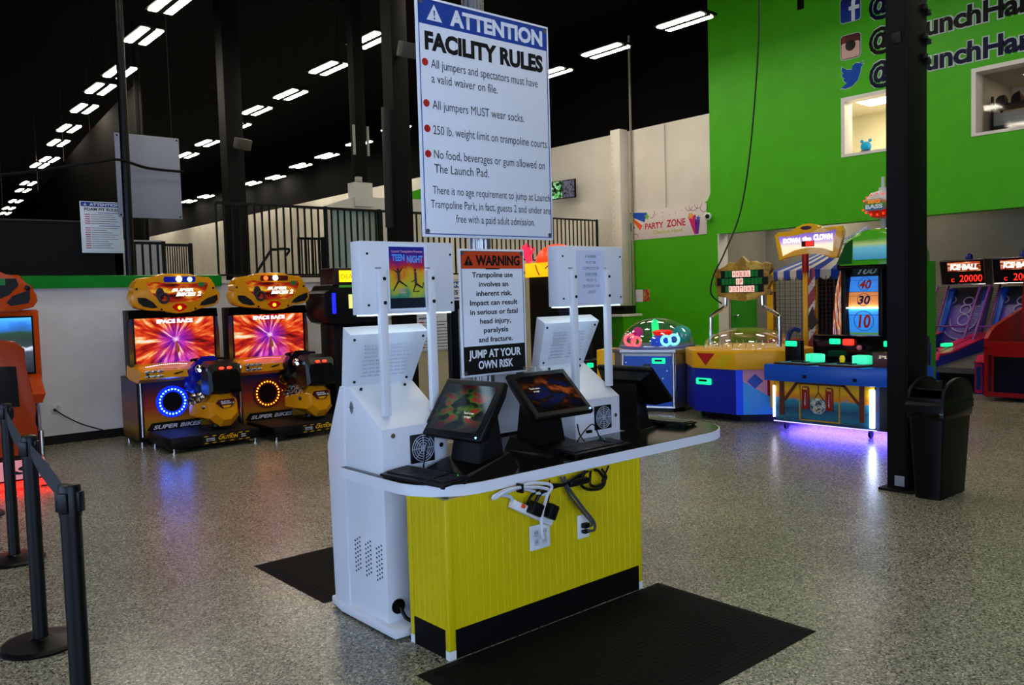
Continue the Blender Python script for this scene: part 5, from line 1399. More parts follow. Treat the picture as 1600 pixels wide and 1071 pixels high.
pod('target', MB().ball((.3, .2, 1.0), (.14, .1, .12), 12), mat('target_teal', '#1aa0a0', .4, emit=.08, ecol='#1aa0a0'))
MB().box(-.85, -.55, -.1, .4, .0, .80, .01).build('side_unit', YELLOW, t)

# ------------------------------------------------------------------ letter-board wheel game
t = thing('letter_game', 'blue and yellow game with flat dome and gold letter board on poles', 'arcade machine', (9.23, 6.08, 0), RW)
MB().prism(chamf(.72, .72, .42), .1, .64, 'z', .004).build('body', NAVY, t)
MB().prism(chamf(.55, .55, .3), .0, .1, 'z').build('plinth', BLACK, t, smooth=False)
MB().prism(chamf(.745, .745, .435), .64, .86, 'z', .01).build('rim', mat('rim_yellow', '#e8a810', .35), t)
MB().prism([(-.24, .83), (.02, .83), (-.11, .68)], -.753, -.745, 'y').build('red_triangle', REDINK, t, smooth=False)
b = MB()
for k in range(3): b.prism([(.04+.05*k, .68), (.06+.05*k, .68), (.18+.05*k, .82), (.16+.05*k, .82)], -.751, -.745, 'y')
b.build('lime_stripe', mat('lime', '#c8c818', .4), t, smooth=False)
MB().box(-.26, -.04, -.755, -.72, .44, .52, .014).build('card_reader', LEDG, t); MB().box(-.21, -.09, -.76, -.753, .48, .505).build('reader_window', BLACK, t, smooth=False)
# bright chamfer and right face with the diamond
def on_face(p0, p1, pts, off):      # points (u,z) along the wall from p0 to p1 pushed outward
    d = Vector((p1[0]-p0[0], p1[1]-p0[1], 0)); L = d.length; d /= L; n = Vector((d.y, -d.x, 0))
    return [tuple(Vector((p0[0], p0[1], 0))+d*(u*L)+n*off+Vector((0, 0, z))) for u, z in pts]
c0, c1, c2 = (.26, -.72), (.30, -.72), (.72, -.30)
MB().face(on_face(c1, c2, [(0, .1), (.14, .1), (.14, .64), (0, .64)], .004)).build('corner_panel', mat('bright_blue', '#1850ff', .3), t, smooth=False)
MB().face(on_face(c1, c2, [(.14, .1), (.85, .1), (.85, .25), (.14, .5)], .003)).build('light_panel', mat('sky_blue', '#3a9ae8', .3), t, smooth=False)
MB().face(on_face(c1, c2, [(.14, .5), (.62, .33), (.62, .64), (.14, .64)], .004)).build('pink_panel', mat('dusty_pink', '#c88aa8', .3), t, smooth=False)
MB().face(on_face(c1, c2, [(.22, .5), (.38, .41), (.54, .5), (.38, .59)], .006)).build('diamond', mat('diamond_blue', '#1a4ab0', .3), t, smooth=False)
MB().face(on_face(c1, c2, [(.62, .33), (.85, .25), (.85, .64), (.62, .64)], .004)).build('maroon_panel', mat('maroon', '#8a1024', .3), t, smooth=False)
MB().prism([(.60, -.46), (.68, -.50), (.74, -.36), (.70, -.30)], .18, .56, 'z', .02).build('side_wing', YELLOW, t)
MB().lathe([(.55, 0), (.55, .02), (.02, .02)], (0, 0, .86), 36).build('playfield', mat('playfield_gold', '#a8843a', .3, emit=.25, ecol='#d8a850'), t)
b = MB()
for k in range(30):
    a = 2*PI*k/30; b.cyl((.4*math.cos(a), .4*math.sin(a), .88), (.4*math.cos(a), .4*math.sin(a), .93), .006, seg=6)
b.build('peg', CHROME, t)
MB().ball((0, 0, .87), (.56, .56, .25), 36, 0.0).build('dome', GLASS, t)
# poles and letter board
for sx in (-1, 1):
    MB().tube([(.5*sx, -.08, .86), (.5*sx, -.08, 1.2), (.48*sx, -.08, 1.27), (.3*sx, -.08, 1.37), (.27*sx, -.08, 1.42), (.27*sx, -.08, 1.6)], .024, 10, 4).build('pole', CHROME, t)
GOLD = grad_mat('gold_board', [(0, '#6a4a14'), (.3, '#c89a3a'), (.5, '#8a6a1e'), (.7, '#d8b050'), (1, '#7a5418')], 0, 0, .6, 14.)
PB = [(-.42, 1.52), (-.28, 1.5), (-.18, 1.47), (0, 1.45), (.16, 1.47), (.26, 1.52), (.42, 1.52), (.45, 1.56), (.38, 1.6), (.46, 1.70), (.4, 1.78), (.46, 1.84), (.44, 1.9), (.36, 1.93), (.28, 1.9), (.2, 1.95), (.1, 1.93), (.06, 1.96), (0, 2.02), (-.05, 1.96), (-.1, 1.92), (-.2, 1.95), (-.28, 1.9), (-.36, 1.86), (-.45, 1.88), (-.47, 1.8), (-.42, 1.74), (-.46, 1.68), (-.4, 1.62)]
PB = [(x*.92, z) for x, z in PB]
pb = MB().prism(PB, -.11, -.05, 'y', .008).build('letter_board', GOLD, t)
MB().box(-.31, .31, -.125, -.11, 1.56, 1.84, .004).box(-.37, .37, -.124, -.11, 1.65, 1.75, .004).build('back_field', mat('board_dark', '#04180c', .4), pb, smooth=False)
gt = MB(); wt = MB(); tw = .054
rows = [(1.755, 11, -3.5, 'WHEEL', 2), (1.66, 13, 0, 'OF', 4), (1.565, 11, 0, 'FORTUNE', 1)]
L_ = []
for zb, n, _, word, st in rows:
    x0 = -n*tw/2
    if n == 11: x0 += tw
    n2 = n if n == 13 else 9
    if n == 13: x0 = -5.5*tw; n2 = 11
    for k in range(n2):
        xa = x0+k*tw
        if st <= k < st+len(word):
            wt.box(xa+.005, xa+tw-.005, -.132, -.124, zb, zb+.078); L_.append((word[k-st], xa+.016, xa+tw-.016, zb+.014, .05))
        else: gt.box(xa+.005, xa+tw-.005, -.13, -.124, zb, zb+.078)
gt.build('blank_tile', mat('tile_green', '#0a6a2a', .3, emit=.1, ecol='#0a6a2a'), pb, smooth=False)
wt.build('letter_tile', mat('tile_white', '#ffd8c8', .4, emit=.4, ecol='#ffc8b8'), pb, smooth=False)
lettering(pb, mat('letter_red', '#b01418', .4, emit=.2, ecol='#a01010'), L_, -.133, bold=.04)

# ------------------------------------------------------------------ fishing wheel game
t = thing('wheel_game', 'fishing wheel game with sea artwork, blue counter and round bobber sign', 'arcade machine', (8.42, 5.24, 0), RW)
ART = grad_mat('sea_art', [(0, '#0c2a3a'), (.15, '#1a6a80'), (.35, '#0f4a64'), (.5, '#1c7a92'), (.57, '#2a8aa0'), (.63, '#d07a14'), (.8, '#e8b010'), (1, '#d8a410')], 2, 0, .26, 9.)
MB().box(.03, 1.5, .03, .9, .09, .56, .004).build('cabinet', mat('cab_dark', '#101418', .5), t)
MB().box(.035, 1.18, .02, .032, .095, .555).build('sea_picture', ART, t, smooth=False)
MB().prism([(.01, .09), (1.2, .09), (1.2, .1), (.01, .1)], .015, .03, 'y').build('bottom_edge', mat('edge_lilac', '#b8b0ff', .4, emit=1.2, ecol='#a89cff'), t, smooth=False)
b = MB()
for x in (.09, 1.02): b.box(x, x+.055, .01, .022, .17, .555)
b.prism([(.14, .36), (.29, .555), (.33, .555), (.16, .33)], .012, .022, 'y').prism([(1.02, .33), (.82, .555), (.86, .555), (1.03, .36)], .012, .022, 'y').box(.3, .86, .012, .022, .53, .555)
b.build('timber', mat('timber_brown', '#5a2a14', .5), t, smooth=False)
b = MB().box(.33, .345, .012, .022, .14, .545).box(.79, .805, .012, .022, .14, .545).box(.33, .805, .012, .022, .13, .145)
b.build('door_edge', mat('door_ochre', '#b8860c', .4), t, smooth=False)
for x in (.41, .69):
    w = MB().prism([(x-.04, .26), (x+.04, .26), (x+.043, .48), (x+.03, .51), (x-.03, .51), (x-.043, .48)], .0, .02, 'y', .006).build('ticket_mouth', mat('mouth_red', '#8a1a10', .35), t)
    MB().box(x-.025, x+.025, -.003, .002, .475, .498).build('slot_top', mat('mouth_gold', '#e0a030', .4), w, smooth=False)
    lettering(w, SIGNW, [('T', x-.008, x+.008, .42, .018), ('I', x-.003, x+.003, .395, .018), ('C', x-.008, x+.008, .37, .018), ('K', x-.008, x+.008, .345, .018), ('E', x-.008, x+.008, .32, .018), ('T', x-.008, x+.008, .295, .018)], -.002, bold=.02)
MB().ball((.55, .015, .3), (.095, .012, .09), 16).build('fish_face', blobs_mat('fish_print', [(.35, '#2a3a44'), (.5, '#9ab0b4'), (.6, '#d8d0b0'), (.7, '#5a4a30')], 4., 0, 3.), t)
b = MB().tube([(.56, .012, .53), (.56, .012, .45), (.5, .012, .36)], .004, 5).tube([(.56, .012, .45), (.63, .012, .36)], .004, 5).build('line', BLACKINK, t)
ls = MB().box(1.135, 1.185, .0, .02, .12, .52, .004).build('light_strip', mat('strip_white', '#ffffff', .4, emit=10., ecol='#c8d8ff'), t, smooth=False)
MB().box(.01, .03, .0, .02, .14, .5, .003).build('light_strip', mat('strip_lilac', '#ffffff', .4, emit=3., ecol='#e0d8ff'), t, smooth=False)
MB().prism([(1.2, .02), (1.5, .14), (1.5, .18), (1.2, .06)], .1, .55, 'z').build('side_art', blobs_mat('side_print', [(.35, '#1a1a3a'), (.5, '#5a2040'), (.6, '#2a4a8a')], 4., 0, 8.), t, smooth=False)
un = MB().box(.06, 1.45, .06, .86, .083, .088)
un.build('underglow', LEDP, t, smooth=False)
for x, y in ((.12, .1), (1.1, .1), (.12, .8), (1.4, .8)):
    w = MB().cyl((x-.012, y, .04), (x+.012, y, .04), .04, seg=16).box(x-.02, x+.02, y-.015, y+.015, .06, .09).build('castor', BLACK, t)
# counter and two control boards
co = MB().prism([(-.06, -.06), (1.2, -.06), (1.55, .1), (1.55, .55), (-.06, .55)], .56, .745, 'z', .006).build('counter', mat('counter_blue', '#0a50b8', .3), t)
b = MB().box(.42, .46, -.066, -.058, .61, .645).box(.99, 1.03, -.066, -.058, .6, .635).build('coin_square', BLACKG, t, smooth=False)
TOPB = mat('board_brown', '#4a1c10', .35)
SEA2 = blobs_mat('control_print', [(.35, '#0c3a44'), (.48, '#2a90a0'), (.56, '#8ac8c0'), (.64, '#1a5a5a')], 5., 0, 6.)
for x in (.04, .58):
    b = MB().prism([(x, -.02), (x+.42, -.02), (x+.5, .12), (x+.5, .3), (x+.06, .3)], .745, .765, 'z', .004).build('control_board', TOPB, t)
    MB().prism([(x+.04, .0), (x+.4, .0), (x+.46, .12), (x+.46, .26), (x+.09, .26)], .765, .770, 'z').build('control_print', SEA2, b, smooth=False)
    MB().cyl((x+.2, .12, .77), (x+.2, .12, .785), .06, seg=20).build('button_base', BLACK, b)
    if x > .5: MB().lathe([(.022, 0), (.03, .04), (.02, .07), (.005, .075)], (x+.2, .12, .785), 14).build('joystick', mat('knob_yellow', '#d8c020', .4, emit=.2, ecol='#d8c020'), b)
    MB().cyl((x+.32, .1, .77), (x+.32, .1, .78), .05, seg=18).build('button', BLACKG, b)
    MB().prism([(x+.3, .14), (x+.43, .14), (x+.5, .2), (x+.43, .27), (x+.3, .27)], .77, .86, 'z', .008).build('lit_box', mat('box_mint', '#60ffd0', .3, emit=.45, ecol='#30e0a0'), b)
lettering(t, mat('play_cream', '#d8c8b0', .4, emit=.2, ecol='#e0d0b0'), [('PLAY', 1.2, 1.45, .845, .03)], .08, bold=.04)
MB().prism([(1.12, .1), (1.5, .2), (1.5, .4), (1.12, .4)], .745, .9, 'z', .004).build('player_panel', TOPB, t)
b = MB().box(.02, .16, .25, .28, .93, .99, .01)
b.build('card_reader', LEDG, t); 
MB().box(.0, .2, .28, .36, .745, 1.0, .01).build('reader_post', BLACK, t)
MB().tube([(-.02, .4, .745), (-.02, .38, 1.0), (.02, .42, 1.12), (.1, .45, 1.1)], .03, 8, 4).build('bent_tube', mat('tube_blue', '#14245a', .3), t)
MB().box(.28, 1.5, .4, .6, .745, 1.06, .02).build('back_rail', BLACKG, t)
MB().box(.5, .62, .36, .4, .96, 1.02, .01).box(1.14, 1.3, .3, .34, .95, 1.01, .01).build('card_reader', LEDG, t)
MB().box(.66, .78, .35, .4, .95, 1.02, .015).build('red_button', mat('red_lit', '#ff3020', .4, emit=1.2, ecol='#ff2818'), t)
MB().ball((.86, .34, .93), .03, 10).build('ball_top', mat('ball_pink', '#e06a80', .4), t)
MB().box(.55, 1.5, .58, .62, .75, .98, .004).build('blue_front', NAVY, t)
# the big wheel
wx, wy, dx = .53, 1.1, .70
wc = MB().box(wx-.25, wx-.19, wy-.05, wy+.5, .7, 1.80, .01).box(wx+.2, wx+.25, wy-.05, wy+.5, .7, 1.80, .01).box(wx-.19, wx+.2, wy+.3, wy+.5, .1, 1.80).box(dx-.42, dx+.42, wy+.02, wy+.5, .1, .72).box(wx+.25, dx+.42, wy+.1, wy+.5, .72, 1.8)
wc.build('wheel_case', BLACK, t)
MB().box(dx+.42, dx+.445, wy-.1, wy+.5, .4, 1.86).build('side_panel', mat('side_green', '#2a8a14', .35), t, smooth=False)
MB().prism([(wx-.36, .72), (wx-.25, .72), (wx-.25, 1.78), (wx-.3, 1.6), (wx-.34, 1.3)], wy-.06, wy+.0, 'y').build('lit_edge', blobs_mat('reel_print', [(.35, '#3a1210'), (.48, '#b04a28'), (.56, '#e8c890'), (.64, '#6a5a9a')], 5., .5, 4.), t, smooth=False)
FACES = [('#15181c', '100', 0), ('#3a8ae8', '40', 1), ('#e08a4a', '30', 1), ('#3a96f0', '10', 1), ('#5a9a3a', '100', 0)]
hs = [(1.84, 1.71, .14), (1.71, 1.53, .06), (1.525, 1.35, .02), (1.33, 1.05, .0), (1.05, .88, .03)]
for (colr, num, k), (za, zb, dy) in zip(FACES, hs):
    nd = hs[min(hs.index((za, zb, dy))+1, 4)][2]
    f = MB().loft([[(wx-.18, wy+dy, za), (wx+.19, wy+dy, za), (wx+.19, wy+dy+.02, za), (wx-.18, wy+dy+.02, za)], [(wx-.18, wy+nd, zb), (wx+.19, wy+nd, zb), (wx+.19, wy+nd+.02, zb), (wx-.18, wy+nd+.02, zb)]])
    fo = f.build('wheel_face', mat('wheel_'+colr[1:], colr, .35, emit=.28, ecol=colr), t, smooth=False)
    nm = mat('wheel_number_white', '#c8c8c0', .4) if zb > 1.7 else mat('wheel_number_red', '#c02a18', .4) if k and num != '30' else mat('wheel_number_ink', '#141850', .4)
    hw = .035*len(num); ch = .55*(za-zb)
    o = lettering(fo, nm, [(num, wx-hw, wx+hw, 0, ch)], 0, bold=.03, slant=.2)
    sl = (nd-dy)/(za-zb)
    for v in o.data.vertices:
        z = zb+(za-zb)*.22+v.co.z; v.co.z = z; v.co.y = wy+dy+(za-z)*sl-.004
    if k:
        r = MB().torus((wx, 0, 0), .42*(za-zb), .003, 'y', 30, 5).build('number_ring', MC['wheel_number_ink'] if 'wheel_number_ink' in MC else BLUEINK, fo)
        for v in r.data.vertices:
            z = (za+zb)/2+v.co.z; v.co.z = z; v.co.y = wy+dy+(za-z)*sl-.003+v.co.y
        MB().box(wx-.18, wx+.19, wy+dy+.25*sl*(za-zb)-.0025, wy+dy+.25*sl*(za-zb)+.004, za-.26*(za-zb), za-.245*(za-zb)).build('plank_line', BLACKINK, fo, smooth=False)
MB().box(wx-.2, wx+.21, wy-.03, wy-.01, 1.335, 1.348).build('light_line', LEDW, t, smooth=False)
# green rounded canopy with a screen and bobber sign on top
secs = []
for yy, sc in ((wy-.14, .86), (wy-.08, .97), (wy+.05, 1.0), (wy+.4, .96), (wy+.52, .8)):
    secs.append([(dx+.44*sc*math.cos(PI*k/14), yy, 1.84+.42*sc*math.sin(PI*k/14)**.8) for k in range(15)])
MB().loft(secs).build('canopy', mat('fish_green', '#4aa81c', .22, coat=.6), t, angle=60)
MB().box(dx-.21, dx+.24, wy-.165, wy-.13, 1.90, 2.12, .006).build('canopy_screen', grad_mat('lake_screen', [(0, '#3a90b8'), (.6, '#6ab8d0'), (.8, '#b0c878'), (1, '#5a8a3a')], 2, .45), t, smooth=False)
MB().prism([(dx-.42, 1.86), (dx-.24, 1.86), (dx-.22, 2.14), (dx-.3, 2.1)], wy-.15, wy-.13, 'y').build('canopy_cheek', mat('dark_green_cheek', '#0c4a12', .3), t, smooth=False)
MB().box(dx-.43, dx+.43, wy-.12, wy-.0, 1.79, 1.86, .01).build('dark_band', BLACKG, t)
MB().cyl((dx, wy+.15, 2.25), (dx, wy+.15, 2.40), .03, seg=12).build('stem', mat('stem_grey', '#9aa09a', .4), t)
bz = 2.53
MB().lathe([(.03, -.16), (.12, -.14), (.19, -.06), (.2, 0)], (dx, wy+.15, bz), 28).build('bobber_lower', mat('bobber_red', '#c82008', .3, emit=.06, ecol='#ff2a10'), t)
MB().lathe([(.2, 0), (.19, .07), (.13, .14), (.05, .16), (.045, .2), (.02, .2), (.02, .32)], (dx, wy+.15, bz), 28).build('bobber_upper', mat('bobber_white', '#c8c8c0', .35), t)
MB().prism(rsq(dx-.12, dx+.12, bz-.07, bz+.06, .05), wy-.075, wy-.02, 'y').build('bobber_face', grad_mat('bobber_print', [(0, '#3a7ac0'), (.4, '#4a9a3a'), (.55, '#6ab03a'), (.7, '#e07818'), (1, '#e8d8c0')], 2, .2), t, smooth=False)
lettering(t, mat('bobber_text', '#f08a1a', .4, emit=.15, ecol='#f08a1a'), [('BIG', dx-.07, dx+.07, bz+.01, .04)], wy-.078, bold=.05)
lettering(t, SIGNW, [('BASS', dx-.1, dx+.1, bz-.05, .045)], wy-.078, bold=.05)
b = MB()
for k in range(7):
    a = PI*(.08+.84*k/6); b.ball((dx-.17*math.cos(a), wy-.0+.02*k*(6-k)*0, bz-.03-.09*math.sin(a)), .013, 8).ball((dx-.16*math.cos(a), wy+.0, bz+.03+.09*math.sin(a)), .011, 8)
b.build('bulb', mat('bulb_red', '#ff4030', .4, emit=1.0, ecol='#ff3420'), t)

# ------------------------------------------------------------------ circus booth behind
t = thing('circus_booth', 'circus booth with blue and white striped roof and lit curved sign', 'arcade machine', (10.5, 5.94, 0), 0)
ca, sa = math.cos(math.radians(65)), math.sin(math.radians(65))
DL = Vector((ca, sa, 0)); DR = Vector((sa, -ca, 0))      # along the left and right sides from the near corner
def BP(a, b, z): return DR*a+DL*b+Vector((0, 0, z))
WB, LB = 1.2, .9
ape = BP(1.33, .5, 2.47)
CW, CB = mat('canvas_white', '#d8d4d0', .6), mat('canvas_blue', '#1840b8', .55)
def roof(sidepts, n):
    for k in range(n):
        m = CB if k % 2 == 0 else CW
        yield m
for nm, A, B, n in (('front_slope', BP(0, LB, 1.84), BP(0, 0, 1.84), 6), ('side_slope', BP(0, 0, 1.84), BP(1.85, 0, 1.84), 11)):
    bl, wh = MB(), MB(); sc = Vector((0, 0, 1))
    out = (B-A).cross(sc).normalized()
    for k in range(n):
        q = bl if k % 2 == 0 else wh
        a, b2 = A.lerp(B, k/n), A.lerp(B, (k+1)/n)
        pr = []
        for u in range(5):
            v = u/4; sag = -.05*math.sin(PI*v)
            pr.append((a.lerp(ape, v)+Vector((0, 0, sag)), b2.lerp(ape, v)+Vector((0, 0, sag))))
        for (p0, p1), (p2, p3) in zip(pr, pr[1:]): q.face([p0, p1, p3, p2])
        # scalloped edge
        pts = [a, b2]
        for j in range(7):
            th = PI*j/6; c0_ = a.lerp(b2, .5+.5*math.cos(th)); pts.append(c0_+Vector((0, 0, -.07-.07*math.sin(th))))
        q.face([p+out*.0 for p in pts])
        q.face([p-out*.02 for p in pts][::-1])
    bl.build(nm, CB, t, normals=False); wh.build(nm, CW, t, normals=False)
# posts, rails, base
POSTY = mat('booth_yellow', '#eeb008', .35)
col = MB()
for a in (0.0, .15): col.box(a-.03, a+.03, -.03, .05, .7, 1.86, .006)
cpo = col.build('corner_post', POSTY, t); cpo.rotation_euler = (0, 0, RW+.35)
cpo.location = (0, .06, 0)
st = MB(); st.box(.03, .12, .0, .03, .7, 1.86)
def stripe_mat():
    k = NT('barber_stripe'); tc = k.n('TexCoord'); sp = k.n('SeparateXYZ'); k.l(tc.outputs['Object'], sp.inputs[0])
    v = k.math('FRACT', k.math('ADD', k.math('MULTIPLY', sp.outputs[2], 3.2), k.math('MULTIPLY', sp.outputs[0], -5.0)))
    r = k.ramp([(0, '#a01818'), (.6, '#a01818'), (.61, '#d8d0cc')], 'CONSTANT'); k.l(v, r.inputs[0]); k.l(r.outputs[0], k.b.inputs['Base Color']); k.set(Roughness=.4)
    return k.m
so = st.build('striped_board', stripe_mat(), cpo, smooth=False)
MB().prism([(.075, 1.02), (.16, 1.12), (.12, 1.2), (.09, 1.34), (.05, 1.26), (-.01, 1.1)], -.012, 0, 'y').build('clown_cutout', mat('cutout_brown', '#2a1a14', .5), cpo, smooth=False)
lp = MB().box(-.05, .05, -.05, .05, .7, 1.84, .006).build('post', POSTY, t); lp.location = BP(0, LB, 0)
MB().box(-.03, .03, -.052, -.05, 1.2, 1.55).build('post_sign', mat('post_sign_brown', '#4a1a14', .5), lp, smooth=False)
MB().cyl((-.02, .05, 1.8), (-.02, .05, 2.05), .045, seg=12).build('sign_post', mat('booth_red', '#a01414', .35), t)
# base with lane front
def quad(m, *p): m.face([tuple(x) for x in p])
bs = MB()
bs.loft([[tuple(BP(-.0, -.05, 0)), tuple(BP(WB, -.05, 0)), tuple(BP(WB, LB+.05, 0)), tuple(BP(0, LB+.05, 0))], [tuple(BP(-.05, -.1, .74)), tuple(BP(WB, -.1, .74)), tuple(BP(WB, LB+.1, .74)), tuple(BP(-.05, LB+.1, .74))]])
bs.build('base', mat('booth_purple', '#6a1a8a', .35), t, smooth=False)
b = MB().loft([[tuple(BP(-.3, .1, 0)), tuple(BP(0, .1, 0)), tuple(BP(0, .75, 0)), tuple(BP(-.3, .75, 0))], [tuple(BP(-.25, .15, .85)), tuple(BP(-.02, .15, .9)), tuple(BP(-.02, .7, .9)), tuple(BP(-.25, .7, .85))]])
b.build('front_ledge', mat('ledge_red', '#a8101c', .35), t, smooth=False)
lt = MB(); MB()
MB().face([tuple(BP(-.02, .02, .8)), tuple(BP(-.02, LB, .8)), tuple(BP(-.02, LB, 1.75)), tuple(BP(-.02, .02, 1.75))]).face([tuple(BP(0, -.02, .8)), tuple(BP(WB, -.02, .8)), tuple(BP(WB, -.02, 1.75)), tuple(BP(0, -.02, 1.75))]).build('wire_mesh', mesh_mat('cage_wire', '#4a4a48', 18., .1), t, smooth=False)
MB().loft([[tuple(BP(WB-.05, 0, .74)), tuple(BP(WB, 0, .74)), tuple(BP(WB, LB, .74)), tuple(BP(WB-.05, LB, .74))], [tuple(BP(WB-.05, 0, 1.84)), tuple(BP(WB, 0, 1.84)), tuple(BP(WB, LB, 1.84)), tuple(BP(WB-.05, LB, 1.84))]]).build('back_wall', mat('booth_back_red', '#5a0a10', .5), t, smooth=False)
MB().loft([[tuple(BP(.7, LB-.02, .74)), tuple(BP(WB, LB-.02, .74)), tuple(BP(WB, LB, .74)), tuple(BP(.7, LB, .74))], [tuple(BP(.7, LB-.02, 1.84)), tuple(BP(WB, LB-.02, 1.84)), tuple(BP(WB, LB, 1.84)), tuple(BP(.7, LB, 1.84))]]).build('side_wall', mat('booth_side_dark', '#2a0c10', .5), t, smooth=False)
# curved lit sign
sg = thing('curved_sign', 'x', 'sign', (0, 0, 0)); del sg['label']; del sg['category']; sg.parent = t; sg.location = (.03, .02, 2.0); sg.rotation_euler = (0, 0, RW+.2)
SO = [(-.46, .33), (-.4, .37), (-.2, .36), (-.16, .42), (-.05, .46), (.05, .46), (.15, .43), (.18, .37), (.36, .4), (.44, .40), (.47, .34), (.42, .18), (.4, .0), (.38, -.02), (.3, -.02), (.15, .06), (0, .075), (-.2, .05), (-.34, -.02), (-.4, -.02), (-.4, .12)]
so_ = MB().prism(SO, -.06, .05, 'y', .016).build('frame', mat('sign_yellow', '#eeb008', .25, coat=.4), sg)
SI = [(-.4, .31), (-.25, .30), (0, .335), (.22, .325), (.38, .36), (.34, .2), (.33, .07), (.2, .12), (0, .14), (-.18, .11), (-.34, .04), (-.36, .16)]
fa = MB().prism(SI, -.064, -.058, 'y').build('lit_face', grad_mat('sign_lit', [(0, '#ffe8b0'), (.4, '#ffecd0'), (.62, '#b088e0'), (1, '#4a30a0')], 2, .62), sg, smooth=False)
lettering(fa, mat('clown_text', '#ffffff', .4, emit=1.3, ecol='#ffe8f8'), [('DOWN', -.33, -.1, .215, .06), ('the', -.07, .05, .235, .05), ('CLOWN', .08, .33, .235, .07)], -.066, bold=.06)
MB().box(-.08, .09, -.075, -.06, .15, .225, .006).build('digit_display', mat('display_maroon', '#3a0a08', .3), sg)
MB().box(-.02, .08, -.078, -.074, .16, .215).build('digit_glow', mat('digit_glow_red', '#ff1a08', .4, emit=1.5, ecol='#ff1808'), sg, smooth=False)
MB().ball((-.02, -.06, .405), (.075, .006, .026), 16).build('badge', mat('badge_purple', '#3a1a3a', .4), sg)
lettering(t, mat('neon_pink', '#ff4080', .4, emit=2.5, ecol='#ff4a80'), [('BALL', 0, .001, 0, .001)], 0) if False else None
o = MB().box(0, .3, 0, .02, 0, .12).build('lit_plate', mat('plate_pink', '#e03a68', .4, emit=1.0, ecol='#ff5a80'), t, smooth=False); o.location = BP(1.1, .05, 1.62); o.rotation_euler = (0, 0, -.2)
